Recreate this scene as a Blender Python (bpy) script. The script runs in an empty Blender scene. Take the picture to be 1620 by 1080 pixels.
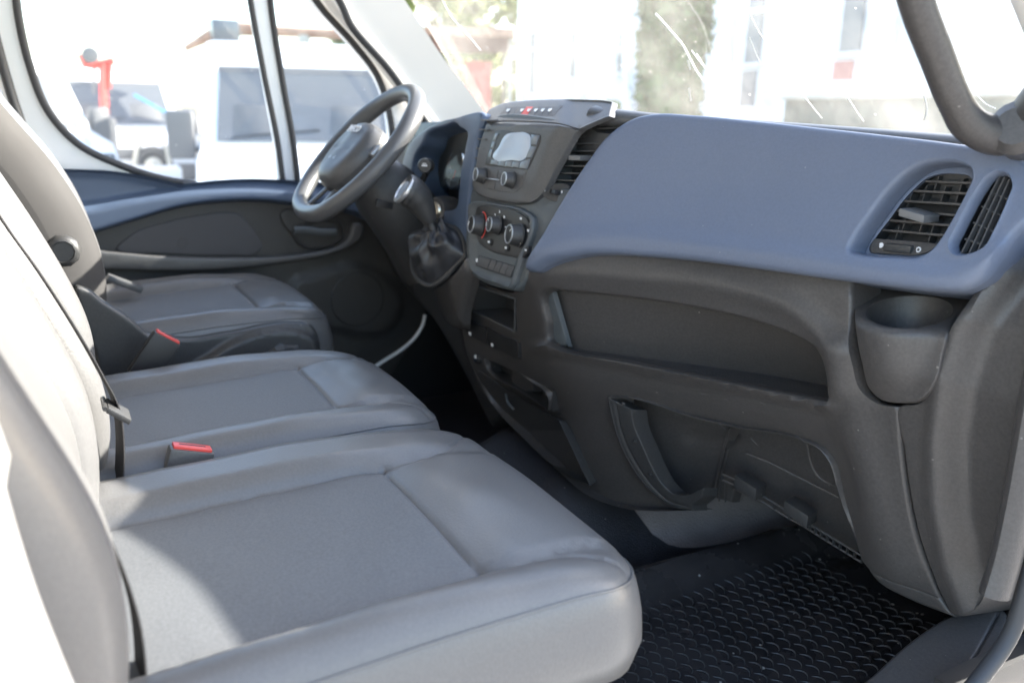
import bpy, bmesh, math, random
import numpy as np
from mathutils import Vector, Matrix
from mathutils.geometry import delaunay_2d_cdt
random.seed(7); np.random.seed(7)
SC = bpy.context.scene; COL = SC.collection
rad = math.radians
# ------------------------------------------------------------------ camera
CAM = np.array([1.386, -.256, .937]); F = 1300.0
_a, _b, _r = rad(29.18), rad(15.63), rad(.92)
CD = np.array([-math.cos(_a)*math.cos(_b), math.sin(_a)*math.cos(_b), -math.sin(_b)])
_R = np.array([math.sin(_a), math.cos(_a), 0]); _U = np.cross(_R, CD)
CR = _R*math.cos(_r)+_U*math.sin(_r); CU = _U*math.cos(_r)-_R*math.sin(_r)
cam = bpy.data.cameras.new('camera'); co = bpy.data.objects.new('camera', cam); COL.objects.link(co)
co.matrix_world = Matrix(((CR[0], CU[0], -CD[0], CAM[0]), (CR[1], CU[1], -CD[1], CAM[1]), (CR[2], CU[2], -CD[2], CAM[2]), (0, 0, 0, 1)))
cam.sensor_width = 36; cam.sensor_fit = 'HORIZONTAL'; cam.lens = 36*F/1620
cam.clip_start = .02; cam.clip_end = 500
cam.dof.use_dof = True; cam.dof.focus_distance = 1.2; cam.dof.aperture_fstop = 3.3; cam.dof.aperture_blades = 9
SC.camera = co
# ------------------------------------------------------------------ light
SUN_EL, SUN_AZ = rad(26.5), rad(3)          # azimuth from +Y (vehicle forward) towards +X
w = bpy.data.worlds.new("World"); SC.world = w; w.use_nodes = True
nt = w.node_tree; sk = nt.nodes.new('ShaderNodeTexSky'); sk.sky_type = 'NISHITA'; sk.sun_disc = False
sk.sun_elevation = SUN_EL; sk.sun_rotation = SUN_AZ; sk.air_density = 1.0; sk.dust_density = 1.5
nt.links.new(sk.outputs[0], nt.nodes['Background'].inputs[0]); nt.nodes['Background'].inputs[1].default_value = .15
sl = bpy.data.lights.new('sun', 'SUN'); sl.energy = 5.0; sl.angle = rad(.5); sl.color = (1, .95, .87)
so = bpy.data.objects.new('sun', sl); COL.objects.link(so)
_s = Vector((math.sin(SUN_AZ)*math.cos(SUN_EL), math.cos(SUN_AZ)*math.cos(SUN_EL), math.sin(SUN_EL)))
so.rotation_euler = _s.to_track_quat('Z', 'Y').to_euler(); so.location = (3, 6, 5)
SC.view_settings.view_transform = 'Standard'; SC.view_settings.look = 'None'; SC.view_settings.exposure = 2.55
SC.render.engine = 'CYCLES'
try:
    SC.cycles.max_bounces = 10; SC.cycles.diffuse_bounces = 5; SC.cycles.transparent_max_bounces = 12
    SC.cycles.sample_clamp_indirect = 6
except Exception: pass

# ------------------------------------------------------------------ materials
def mat(name, col, rough=.6, metal=0., spec=.5, bump=0., bscale=400., var=0., vscale=6., coat=0., bdist=.001, kind=None, sheen=0., speck=0., col2=None, ssize=.1):
    m = bpy.data.materials.new(name); m.use_nodes = True; t = m.node_tree; b = t.nodes['Principled BSDF']
    b.inputs['Base Color'].default_value = (*col, 1); b.inputs['Roughness'].default_value = rough
    b.inputs['Metallic'].default_value = metal; b.inputs['Specular IOR Level'].default_value = spec
    if coat: b.inputs['Coat Weight'].default_value = coat; b.inputs['Coat Roughness'].default_value = .1
    if sheen: b.inputs['Sheen Weight'].default_value = sheen
    tc = t.nodes.new('ShaderNodeTexCoord')
    cur = None
    if var:
        n = t.nodes.new('ShaderNodeTexNoise'); n.inputs['Scale'].default_value = vscale; n.inputs['Detail'].default_value = 6
        t.links.new(tc.outputs['Object'], n.inputs['Vector'])
        mx = t.nodes.new('ShaderNodeMix'); mx.data_type = 'RGBA'
        c2 = col2 or tuple(c*(1+var) for c in col); c1 = tuple(c*(1-var) for c in col) if col2 is None else col
        mx.inputs[6].default_value = (*c1, 1); mx.inputs[7].default_value = (*c2, 1)
        rp = t.nodes.new('ShaderNodeMapRange'); rp.inputs[1].default_value = .3; rp.inputs[2].default_value = .7
        t.links.new(n.outputs['Fac'], rp.inputs[0]); t.links.new(rp.outputs[0], mx.inputs[0])
        cur = mx.outputs[2]
        rr = t.nodes.new('ShaderNodeMapRange'); rr.inputs[3].default_value = max(0, rough-.06); rr.inputs[4].default_value = min(1, rough+.08)
        t.links.new(n.outputs['Fac'], rr.inputs[0]); t.links.new(rr.outputs[0], b.inputs['Roughness'])
    if speck:   # dust specks
        v = t.nodes.new('ShaderNodeTexVoronoi'); v.inputs['Scale'].default_value = 55; v.inputs['Randomness'].default_value = 1
        t.links.new(tc.outputs['Object'], v.inputs['Vector'])
        wn = t.nodes.new('ShaderNodeTexWhiteNoise'); t.links.new(v.outputs['Position'], wn.inputs['Vector'])
        ms = t.nodes.new('ShaderNodeMath'); ms.operation = 'MULTIPLY'; ms.inputs[1].default_value = ssize
        p = t.nodes.new('ShaderNodeMath'); p.operation = 'POWER'; p.inputs[1].default_value = 5
        t.links.new(wn.outputs['Value'], p.inputs[0]); t.links.new(p.outputs[0], ms.inputs[0])
        lt = t.nodes.new('ShaderNodeMath'); lt.operation = 'LESS_THAN'; t.links.new(v.outputs['Distance'], lt.inputs[0]); t.links.new(ms.outputs[0], lt.inputs[1])
        fm = t.nodes.new('ShaderNodeMath'); fm.operation = 'MULTIPLY'; fm.inputs[1].default_value = speck; t.links.new(lt.outputs[0], fm.inputs[0])
        mx2 = t.nodes.new('ShaderNodeMix'); mx2.data_type = 'RGBA'; mx2.inputs[7].default_value = (.5, .47, .42, 1)
        if cur is not None: t.links.new(cur, mx2.inputs[6])
        else: mx2.inputs[6].default_value = (*col, 1)
        t.links.new(fm.outputs[0], mx2.inputs[0]); cur = mx2.outputs[2]
    if cur is not None: t.links.new(cur, b.inputs['Base Color'])
    if bump:
        if kind == 'leather':
            n = t.nodes.new('ShaderNodeTexVoronoi'); n.feature = 'SMOOTH_F1'; n.inputs['Scale'].default_value = bscale; o = n.outputs['Distance']
        elif kind == 'weave':
            n = t.nodes.new('ShaderNodeTexWave'); n.inputs['Scale'].default_value = bscale; n.inputs['Distortion'].default_value = .5; n.bands_direction = 'DIAGONAL'; o = n.outputs['Fac']
        elif kind == 'checker':
            n = t.nodes.new('ShaderNodeTexChecker'); n.inputs['Scale'].default_value = bscale; o = n.outputs['Fac']
        else:
            n = t.nodes.new('ShaderNodeTexNoise'); n.inputs['Scale'].default_value = bscale; n.inputs['Detail'].default_value = 3; o = n.outputs['Fac']
        t.links.new(tc.outputs['Object'], n.inputs['Vector'])
        bp = t.nodes.new('ShaderNodeBump'); bp.inputs['Strength'].default_value = bump; bp.inputs['Distance'].default_value = bdist
        t.links.new(o, bp.inputs['Height']); t.links.new(bp.outputs['Normal'], b.inputs['Normal'])
    return m
M = {}
M['dark'] = mat('charcoal_grained_plastic', (.043, .042, .041), .42, bump=.55, bscale=650, var=.14, vscale=240, speck=.3, bdist=.0008)
M['brown'] = mat('warm_charcoal_plastic', (.064, .059, .056), .36, bump=.6, bscale=650, var=.16, vscale=240, speck=.3, bdist=.0008)
M['pod'] = mat('grey_console_plastic', (.082, .081, .081), .38, bump=.4, bscale=700, var=.10, vscale=260, bdist=.0006)
M['mid'] = mat('slate_console_plastic', (.085, .095, .10), .38, bump=.15, bscale=900, var=.05, bdist=.0006)
M['blue'] = mat('slate_blue_plastic', (.126, .150, .205), .42, bump=.4, bscale=700, var=.045, vscale=260, bdist=.0007, speck=.2)
M['bluedark'] = mat('deep_blue_plastic', (.080, .112, .172), .42, bump=.2, bscale=900, var=.05, bdist=.0006)
M['black'] = mat('black_plastic', (.02, .02, .021), .45, bump=.1, bscale=800)
M['gloss'] = mat('satin_black_face', (.035, .034, .034), .3, spec=.4)
M['pocket'] = mat('grey_pocket_lining', (.075, .073, .075), .8, bump=.3, bscale=700)
M['floor'] = mat('black_rubber_floor', (.035, .033, .036), .34, bump=.8, bscale=420, var=.3, vscale=9, kind='leather', bdist=.0016, speck=.5)
M['mat'] = mat('rubber_mat_black', (.040, .036, .036), .26, bump=.5, bscale=500, var=.3, vscale=9, bdist=.001, speck=.9, ssize=.22)
M['rib'] = mat('rubber_rib', (.07, .07, .07), .3)
M['liner'] = mat('grey_headliner', (.30, .29, .28), .9, bump=.2, bscale=500)
M['vinyl'] = mat('grey_vinyl', (.119, .116, .114), .36, bump=.35, bscale=420, kind='leather', var=.07, vscale=300, bdist=.0005)
M['vinyld'] = mat('dark_grey_vinyl', (.075, .072, .078), .45, bump=.3, bscale=550, kind='leather', bdist=.0006)
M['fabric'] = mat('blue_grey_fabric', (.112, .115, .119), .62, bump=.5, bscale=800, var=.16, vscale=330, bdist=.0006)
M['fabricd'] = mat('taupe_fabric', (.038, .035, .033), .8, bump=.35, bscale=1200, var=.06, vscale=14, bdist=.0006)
M['seam'] = mat('seam_thread', (.03, .03, .032), .8)
M['wheel'] = mat('soft_grey_wheel', (.085, .085, .086), .36, bump=.15, bscale=700, bdist=.0004)
M['boot'] = mat('black_leatherette', (.028, .028, .03), .35, bump=.3, bscale=500, kind='leather', bdist=.0005)
M['chrome'] = mat('bright_chrome', (.8, .8, .8), .15, metal=1)
M['silver'] = mat('satin_silver', (.55, .55, .55), .35, metal=.8)
M['white'] = mat('white_print', (.8, .8, .8), .6)
M['paint'] = mat('white_body_paint', (.8, .8, .79), .3, coat=.5)
M['cream'] = mat('pale_headliner', (.78, .75, .70), .85, bump=.2, bscale=500)
M['red'] = mat('red_buckle', (.6, .06, .05), .35)
M['redp'] = mat('red_paint', (.55, .05, .04), .45, var=.1)
M['redl'] = mat('red_print', (.7, .08, .06), .5)
M['bluel'] = mat('blue_print', (.05, .3, .6), .5)
M['belt'] = mat('black_webbing', (.03, .028, .03), .75, bump=.6, bscale=350, kind='weave', bdist=.0008)
M['seal'] = mat('rubber_seal', (.045, .045, .047), .6, bump=.2, bscale=300)
M['screen'] = mat('display_glass', (.40, .47, .56), .12, spec=.8)
M['pad'] = mat('mauve_grey_painted_sheen', (.30, .25, .225), .34, bump=.9, bscale=300, var=.2, vscale=9, kind='leather', bdist=.002)  # pale mauve stands in for door and sky light reflected off black floor
M['tab'] = mat('grey_tab', (.13, .13, .13), .4)
M['key'] = mat('glossy_keys', (.12, .14, .165), .2, spec=.8)  # blue-grey base colour carries the sky reflected in the keys
M['steel'] = mat('brass_key_ring', (.6, .55, .45), .3, metal=1)
def glass(name, tint=(.96, .98, .98), veil=.04, rough=.02, refl=1.0):
    m = bpy.data.materials.new(name); m.use_nodes = True; t = m.node_tree
    for n in list(t.nodes):
        if n.type == 'BSDF_PRINCIPLED': t.nodes.remove(n)
    out = t.nodes['Material Output']
    tr = t.nodes.new('ShaderNodeBsdfTransparent'); tr.inputs[0].default_value = (*tint, 1)
    gl = t.nodes.new('ShaderNodeBsdfGlossy'); gl.inputs['Roughness'].default_value = rough
    df = t.nodes.new('ShaderNodeBsdfTranslucent'); df.inputs[0].default_value = (.9, .88, .84, 1)
    d2 = t.nodes.new('ShaderNodeBsdfDiffuse'); d2.inputs[0].default_value = (.8, .78, .75, 1)
    ad = t.nodes.new('ShaderNodeMixShader'); ad.inputs[0].default_value = .4
    t.links.new(df.outputs[0], ad.inputs[1]); t.links.new(d2.outputs[0], ad.inputs[2])
    fr = t.nodes.new('ShaderNodeFresnel'); fr.inputs[0].default_value = 1.45
    mf = t.nodes.new('ShaderNodeMath'); mf.operation = 'MULTIPLY'; mf.inputs[1].default_value = refl; t.links.new(fr.outputs[0], mf.inputs[0])
    m1 = t.nodes.new('ShaderNodeMixShader'); t.links.new(mf.outputs[0], m1.inputs[0]); t.links.new(tr.outputs[0], m1.inputs[1]); t.links.new(gl.outputs[0], m1.inputs[2])
    # dusty film: patchy veil, specks
    tc = t.nodes.new('ShaderNodeTexCoord')
    n = t.nodes.new('ShaderNodeTexNoise'); n.inputs['Scale'].default_value = 5; n.inputs['Detail'].default_value = 7; n.inputs['Roughness'].default_value = .65
    t.links.new(tc.outputs['Object'], n.inputs['Vector'])
    mr = t.nodes.new('ShaderNodeMapRange'); mr.inputs[1].default_value = .3; mr.inputs[2].default_value = .75; mr.inputs[3].default_value = veil*.35; mr.inputs[4].default_value = veil*1.9
    t.links.new(n.outputs['Fac'], mr.inputs[0])
    v = t.nodes.new('ShaderNodeTexVoronoi'); v.inputs['Scale'].default_value = 70; t.links.new(tc.outputs['Object'], v.inputs['Vector'])
    wn = t.nodes.new('ShaderNodeTexWhiteNoise'); t.links.new(v.outputs['Position'], wn.inputs['Vector'])
    pw = t.nodes.new('ShaderNodeMath'); pw.operation = 'POWER'; pw.inputs[1].default_value = 4; t.links.new(wn.outputs['Value'], pw.inputs[0])
    pm = t.nodes.new('ShaderNodeMath'); pm.operation = 'MULTIPLY'; pm.inputs[1].default_value = .16; t.links.new(pw.outputs[0], pm.inputs[0])
    lt = t.nodes.new('ShaderNodeMath'); lt.operation = 'LESS_THAN'; t.links.new(v.outputs['Distance'], lt.inputs[0]); t.links.new(pm.outputs[0], lt.inputs[1])
    sm = t.nodes.new('ShaderNodeMath'); sm.operation = 'MULTIPLY_ADD'; sm.inputs[1].default_value = min(.5, veil*4); t.links.new(lt.outputs[0], sm.inputs[0]); t.links.new(mr.outputs[0], sm.inputs[2])
    m2 = t.nodes.new('ShaderNodeMixShader'); t.links.new(sm.outputs[0], m2.inputs[0]); t.links.new(m1.outputs[0], m2.inputs[1]); t.links.new(ad.outputs[0], m2.inputs[2])
    t.links.new(m2.outputs[0], out.inputs[0])
    return m
M['glass'] = glass('dusty_windshield_glass', veil=.075)
M['dglass'] = glass('door_window_glass', veil=.07, tint=(.96, .98, .98))
M['lens'] = glass('instrument_lens', veil=.0, rough=.06, refl=.3)

# ------------------------------------------------------------------ projection helpers: a pixel of the photograph and a real surface give a point
def rays(P):
    P = np.asarray(P, float)
    return CD[None]+((P[:, 0]-810)/F)[:, None]*CR[None]+((540-P[:, 1])/F)[:, None]*CU[None]
def hit(P, g, t0=.3, t1=3.2, n=160):
    P = np.atleast_2d(np.asarray(P, float)); D = rays(P); ts = np.linspace(t0, t1, n)
    lo = np.full(len(P), t0); hi = np.full(len(P), t1); done = np.zeros(len(P), bool)
    prev = g(CAM+D*t0)
    for k in range(1, n):
        cur = g(CAM+D*ts[k]); f = (~done) & (prev < 0) & (cur >= 0)
        lo[f] = ts[k-1]; hi[f] = ts[k]; done |= f; prev = cur
    for _ in range(26):
        m = (lo+hi)/2; v = g(CAM+D*m[:, None]); pos = v >= 0
        hi = np.where(pos & done, m, hi); lo = np.where(pos | ~done, lo, m)
    t = np.where(done, hi, t1*.5)
    return CAM+D*t[:, None]
def onp(px, py, ax, v):
    D = rays([(px, py)])[0]; i = 'xyz'.index(ax); return CAM+D*((v-CAM[i])/D[i])
def Z(ox, oy, s, pts): return [((p[0]/s+ox), (p[1]/s+oy))+tuple(p[2:]) for p in pts]

# ------------------------------------------------------------------ 2-D helpers
def spl(pts, closed=True, step=4.0):
    """Catmull-Rom through the points; a third entry marks a sharp corner."""
    n = len(pts); out = []
    P = np.array([p[:2] for p in pts], float); cor = [len(p) > 2 for p in pts]
    rng = range(n) if closed else range(n-1)
    for i in rng:
        p1 = P[i]; p2 = P[(i+1) % n]
        p0 = P[(i-1) % n] if (closed or i > 0) else p1; p3 = P[(i+2) % n] if (closed or i+2 < n) else p2
        L = np.linalg.norm(p2-p1)
        def tan(a, b, c):
            la = np.linalg.norm(b-a)+1e-9; lb = np.linalg.norm(c-b)+1e-9
            return ((b-a)/la*lb+(c-b)/lb*la)/(la+lb)
        m1 = (p2-p1) if cor[i] else tan(p0, p1, p2)*L
        m2 = (p2-p1) if cor[(i+1) % n] else tan(p1, p2, p3)*L
        k = max(1, int(round(L/step)))
        for j in range(k):
            t = j/k; t2 = t*t; t3 = t2*t
            out.append((2*t3-3*t2+1)*p1+(t3-2*t2+t)*m1+(-2*t3+3*t2)*p2+(t3-t2)*m2)
    if not closed: out.append(P[-1])
    return np.array(out)
def segd(P, poly, closed=True):
    A = poly; B = np.roll(poly, -1, 0) if closed else None
    if not closed: A, B = poly[:-1], poly[1:]
    best = np.full(len(P), 1e9)
    AB = B-A; L2 = (AB**2).sum(1)+1e-12
    for s in range(0, len(P), 4000):
        Q = P[s:s+4000]; d = Q[:, None]-A[None]
        t = np.clip((d*AB[None]).sum(2)/L2[None], 0, 1)
        e = d-t[..., None]*AB[None]; best[s:s+4000] = np.sqrt((e**2).sum(2)).min(1)
    return best
def inside(P, poly):
    x, y = P[:, 0], P[:, 1]; c = np.zeros(len(P), bool); n = len(poly)
    for i in range(n):
        x1, y1 = poly[i]; x2, y2 = poly[(i+1) % n]
        if y1 == y2: continue
        m = ((y1 > y) != (y2 > y)) & (x < (x2-x1)*(y-y1)/(y2-y1)+x1)
        c ^= m
    return c
def sdist(P, poly):  # positive inside
    d = segd(P, poly); return np.where(inside(P, poly), d, -d)
def sm(x, a, b):
    t = np.clip((x-a)/(b-a), 0, 1); return t*t*(3-2*t)
def area(p): return .5*np.sum(p[:, 0]*np.roll(p[:, 1], -1)-np.roll(p[:, 0], -1)*p[:, 1])
def nrm2(poly):  # inward normals
    t = np.roll(poly, -1, 0)-np.roll(poly, 1, 0); t /= np.linalg.norm(t, axis=1)[:, None]+1e-12
    n = np.stack([-t[:, 1], t[:, 0]], 1)
    return n if area(poly) > 0 else -n

# ------------------------------------------------------------------ object helpers
def tag(o, label=None, cat=None, group=None, kind=None):
    if label: o['label'] = label
    if cat: o['category'] = cat
    if group: o['group'] = group
    if kind: o['kind'] = kind
    return o
def thing(name, label, cat, loc=(0, 0, 0), group=None):
    o = bpy.data.objects.new(name, None); COL.objects.link(o); o.location = loc; o.empty_display_size = .05
    return tag(o, label, cat, group)
def mk(name, V, Fc, m, parent=None, smooth=True, label=None, kind=None, edge=None):
    me = bpy.data.meshes.new(name); me.from_pydata([tuple(map(float, v)) for v in V], [], [tuple(f) for f in Fc]); me.update()
    if isinstance(m, (list, tuple)):
        for q in m: me.materials.append(M[q])
    else: me.materials.append(M[m] if isinstance(m, str) else m)
    if smooth:
        me.polygons.foreach_set('use_smooth', [True]*len(me.polygons))
        me.set_sharp_from_angle(angle=rad(edge if edge else 42))
    o = bpy.data.objects.new(name, me); COL.objects.link(o)
    if parent is not None:
        o.parent = parent
        if parent.type == 'EMPTY': o.matrix_parent_inverse = Matrix.Translation(parent.location).inverted()
    if label: o['label'] = label
    if kind: o['kind'] = kind
    return o
class MB:
    def __init__(s): s.V = []; s.F = []
    def add(s, vf):
        n = len(s.V); s.V += [tuple(v) for v in vf[0]]; s.F += [tuple(i+n for i in f) for f in vf[1]]; return s
    def build(s, name, m, parent=None, **k): return mk(name, s.V, s.F, m, parent, **k)
def vbox(c, ex, ey, ez, bev=0):
    """box with half-axis vectors, optionally chamfered"""
    c, ex, ey, ez = (np.array(v, float) for v in (c, ex, ey, ez))
    bm = bmesh.new(); vs = {}
    for i in (-1, 1):
        for j in (-1, 1):
            for k in (-1, 1): vs[i, j, k] = bm.verts.new(c+i*ex+j*ey+k*ez)
    for q in (((-1, -1, -1), (-1, 1, -1), (1, 1, -1), (1, -1, -1)), ((-1, -1, 1), (1, -1, 1), (1, 1, 1), (-1, 1, 1)),
              ((-1, -1, -1), (1, -1, -1), (1, -1, 1), (-1, -1, 1)), ((-1, 1, -1), (-1, 1, 1), (1, 1, 1), (1, 1, -1)),
              ((-1, -1, -1), (-1, -1, 1), (-1, 1, 1), (-1, 1, -1)), ((1, -1, -1), (1, 1, -1), (1, 1, 1), (1, -1, 1))):
        bm.faces.new([vs[a] for a in q])
    bmesh.ops.recalc_face_normals(bm, faces=bm.faces)
    if bev: bmesh.ops.bevel(bm, geom=list(bm.edges), offset=bev, segments=2, affect='EDGES', profile=.6)
    bm.verts.ensure_lookup_table()
    r = ([tuple(v.co) for v in bm.verts], [[v.index for v in f.verts] for f in bm.faces]); bm.free(); return r
def abox(x0, x1, y0, y1, z0, z1, bev=0):
    return vbox(((x0+x1)/2, (y0+y1)/2, (z0+z1)/2), ((x1-x0)/2, 0, 0), (0, (y1-y0)/2, 0), (0, 0, (z1-z0)/2), bev)
def unit(v): v = np.array(v, float); return v/(np.linalg.norm(v)+1e-12)
def sweep(path, r, n=12, closed=False, up=None, sec=None, cap=True):
    """tube along a 3-D path; r number / per-point; sec = list of (u,v) section points scaled by r"""
    P = np.array(path, float); N = len(P)
    r = np.full(N, r) if np.isscalar(r) else np.array(r, float)
    if sec is None: sec = [(math.cos(2*math.pi*i/n), math.sin(2*math.pi*i/n)) for i in range(n)]
    n = len(sec); T = np.zeros_like(P)
    for i in range(N):
        a = P[(i-1) % N] if (closed or i > 0) else P[i]; b = P[(i+1) % N] if (closed or i < N-1) else P[i]
        T[i] = unit(b-a)
    u = unit(up if up is not None else (0, 0, 1)); V = []
    if abs(np.dot(u, T[0])) > .95 and up is None: u = np.array([1., 0, 0])
    for i in range(N):
        u0 = u if up is None else np.array(up, float)
        s = unit(np.cross(T[i], u0)); u = unit(np.cross(s, T[i]))
        for a, b in sec: V.append(P[i]+r[i]*(a*s+b*u))
    Fc = []
    for i in range(N if closed else N-1):
        j = (i+1) % N
        for k in range(n): Fc.append((i*n+k, i*n+(k+1) % n, j*n+(k+1) % n, j*n+k))
    if cap and not closed: Fc += [tuple(range(n-1, -1, -1)), tuple((N-1)*n+k for k in range(n))]
    return V, Fc
def spl3(pts, closed=False, k=6):
    P = np.array(pts, float); n = len(P); out = []
    for i in range(n if closed else n-1):
        p1, p2 = P[i], P[(i+1) % n]; p0 = P[(i-1) % n] if (closed or i) else p1; p3 = P[(i+2) % n] if (closed or i+2 < n) else p2
        for j in range(k):
            t = j/k; out.append(.5*((2*p1)+(p2-p0)*t+(2*p0-5*p1+4*p2-p3)*t*t+(-p0+3*p1-3*p2+p3)*t**3))
    if not closed: out.append(P[-1])
    return np.array(out)
def lathe(c, axis, prof, n=24, up=None, jag=None):
    a = unit(axis); u = unit(np.cross(a, up if up is not None else ((0, 0, 1) if abs(a[2]) < .9 else (1, 0, 0)))); v = np.cross(a, u); V = []; Fc = []
    for r, h in prof:
        for k in range(n):
            rr = r*(jag(k, r) if jag else 1)
            V.append(np.array(c)+a*h+rr*(math.cos(2*math.pi*k/n)*u+math.sin(2*math.pi*k/n)*v))
    m = len(prof)
    for i in range(m-1):
        for k in range(n): Fc.append((i*n+k, i*n+(k+1) % n, (i+1)*n+(k+1) % n, (i+1)*n+k))
    Fc.append(tuple(range(n-1, -1, -1))); Fc.append(tuple((m-1)*n+k for k in range(n)))
    return V, Fc
def strip(A, B, off):
    """thick ribbon between polyline A and polyline B, thickness vector off"""
    A = np.array(A, float); B = np.array(B, float); o = np.array(off, float); n = len(A)
    V = list(A)+list(B)+list(A+o)+list(B+o); Fc = []
    for i in range(n-1):
        Fc += [(i, i+1, n+i+1, n+i), (2*n+i, 3*n+i, 3*n+i+1, 2*n+i+1), (i, 2*n+i, 2*n+i+1, i+1), (n+i, n+i+1, 3*n+i+1, 3*n+i)]
    Fc += [(0, n, 3*n, 2*n), (n-1, 3*n-1, 4*n-1, 2*n-1)]
    return V, Fc
def panel(name, m, parent, outline, g, out, holes=(), er=4., H=.004, wall=((0, .02),), hwall=None, grid=9., rel=None, lines=(), step=4., smooth=True, label=None, raw=False, back=False, edge=None):
    """a moulded sheet: outline (spline points) on surface g, rounded rim, holes, relief, grooves, returns walls"""
    ol = spl(outline, True, step) if not isinstance(outline, np.ndarray) else outline
    hs = [spl(h, True, step) if not isinstance(h, np.ndarray) else h for h in holes]
    out = unit(out); Mp = g if raw else (lambda P: hit(P, g))
    loops = [ol]+hs; bnd = np.concatenate(loops)
    def dist(P):
        d = segd(P, ol)
        for h in hs: d = np.minimum(d, segd(P, h))
        return d
    def ok(P):
        k = inside(P, ol)
        for h in hs: k &= ~inside(P, h)
        return k
    pts = [bnd]; cnt = len(bnd)
    extra = []
    for f in (.12, .35, .65, 1.0):
        rd = er*f
        for i, L in enumerate(loops):
            nn = nrm2(L)*(1 if i == 0 else -1); Q = L+nn*rd
            k = ok(Q) & (dist(Q) > rd*.93); extra.append(Q[k][::1 if f < .9 else 1])
    LN = []
    for pl, dep, wd in lines:
        q = spl(pl, False, step) if not isinstance(pl, np.ndarray) else pl
        LN.append((q, dep, wd)); t = np.gradient(q, axis=0); t /= np.linalg.norm(t, axis=1)[:, None]+1e-12; nn = np.stack([-t[:, 1], t[:, 0]], 1)
        for o in (0, -.7, .7, -1.4, 1.4, -2.3, 2.3):
            Q = q+nn*o*wd; k = ok(Q) & (dist(Q) > er*.3); extra.append(Q[k])
    lo, hi = ol.min(0), ol.max(0)
    gx = np.arange(lo[0], hi[0], grid); gy = np.arange(lo[1], hi[1], grid*.87)
    G = np.array([(x+(j % 2)*grid/2, y) for j, y in enumerate(gy) for x in gx])
    if len(G):
        k = ok(G); G = G[k]; k = dist(G) > er+grid*.4; G = G[k]
        for q, dep, wd in LN: G = G[segd(G, q, False) > wd*2.6+grid*.2]
    E_ = np.concatenate(extra) if extra else np.zeros((0, 2))
    # thin out near-duplicates
    cell = min(er*.1, step*.25) if er > 0 else step*.25; cell = max(cell, grid*.02); seen = set(); keep = []
    for p in np.concatenate([E_, G]):
        key = (int(p[0]/cell), int(p[1]/cell))
        if key in seen: continue
        seen.add(key); keep.append(p)
    allp = np.concatenate([bnd, np.array(keep)]) if keep else bnd
    edges = []; s = 0
    for L in loops:
        n = len(L); edges += [(s+i, s+(i+1) % n) for i in range(n)]; s += n
    vo, eo, fo, ov, _, _ = delaunay_2d_cdt([Vector(p) for p in allp], edges, [], 0, 1e-7)
    VO = np.array([tuple(v) for v in vo]); mp = {}
    for i, l in enumerate(ov):
        for q in l: mp[q] = i
    Fc = np.array([f for f in fo if len(f) == 3]); cen = VO[Fc].mean(1); k = ok(cen); Fc = Fc[k]
    d = dist(VO); isb = np.zeros(len(VO), bool)
    for i in range(cnt):
        if i in mp: isb[mp[i]] = True
    d[isb] = 0
    h = np.where(d < er, H*np.sqrt(np.clip(1-(1-d/er)**2, 0, 1)), H) if er > 0 else np.full(len(VO), H)
    if rel is not None: h = h+rel(VO, d)*np.clip(d/(er*.6+1e-9), 0, 1)
    for q, dep, wd in LN: h = h-dep*np.exp(-(segd(VO, q, False)/wd)**2)
    X = Mp(VO)+out*h[:, None]
    # face winding toward out
    a, b, c = X[Fc[:, 0]], X[Fc[:, 1]], X[Fc[:, 2]]
    nn = np.cross(b-a, c-a); s_ = (nn@out).sum()
    if s_ < 0: Fc = Fc[:, ::-1]
    V = [tuple(v) for v in X]; FF = [tuple(int(i) for i in f) for f in Fc]
    s = 0
    for li, L in enumerate(loops):
        n = len(L); idx = [mp.get(s+i, None) for i in range(n)]; s += n
        ww = wall if li == 0 else (hwall[li-1] if hwall else wall)
        if ww is None: continue
        nn = nrm2(L)*(1 if li == 0 else -1); prev = idx
        for w_ in ww:
            inset, drop = w_[0], w_[1]
            Q = L+nn*inset; XX = Mp(Q)-out*drop if inset else X[idx]-out*drop
            base = len(V); V += [tuple(v) for v in XX]; cur = [base+i for i in range(n)]
            for i in range(n):
                j = (i+1) % n; q = (prev[i], prev[j], cur[j], cur[i])
                if len(set(q)) == 4: FF.append(q if (area(L) > 0) == (s_ > 0) else q[::-1])
            prev = cur
        if back and li == 0: FF.append(tuple(prev))
    me_o = mk(name, V, FF, m, parent, smooth, label, edge=edge)
    bm = bmesh.new(); bm.from_mesh(me_o.data)
    loose = [v for v in bm.verts if not v.link_faces]; bmesh.ops.delete(bm, geom=loose, context='VERTS')
    bm.to_mesh(me_o.data); bm.free()
    return me_o
def text3(name, s, size, origin, xdir, ydir, m, parent, ext=.0004, label=None):
    cu = bpy.data.curves.new(name, 'FONT'); cu.body = s; cu.size = size; cu.extrude = ext; cu.align_x = 'CENTER'; cu.align_y = 'CENTER'; cu.resolution_u = 2
    t = bpy.data.objects.new(name, cu); COL.objects.link(t); bpy.context.view_layer.update()
    me = bpy.data.meshes.new_from_object(t.evaluated_get(bpy.context.evaluated_depsgraph_get())); bpy.data.objects.remove(t)
    x = unit(xdir); z = unit(np.cross(x, ydir)); y = np.cross(z, x)
    V = [np.array(origin)+x*v.co[0]+y*v.co[1]+z*v.co[2] for v in me.vertices]; Fc = [tuple(p.vertices) for p in me.polygons]
    return mk(name, V, Fc, m, parent, smooth=False, label=label)
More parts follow.
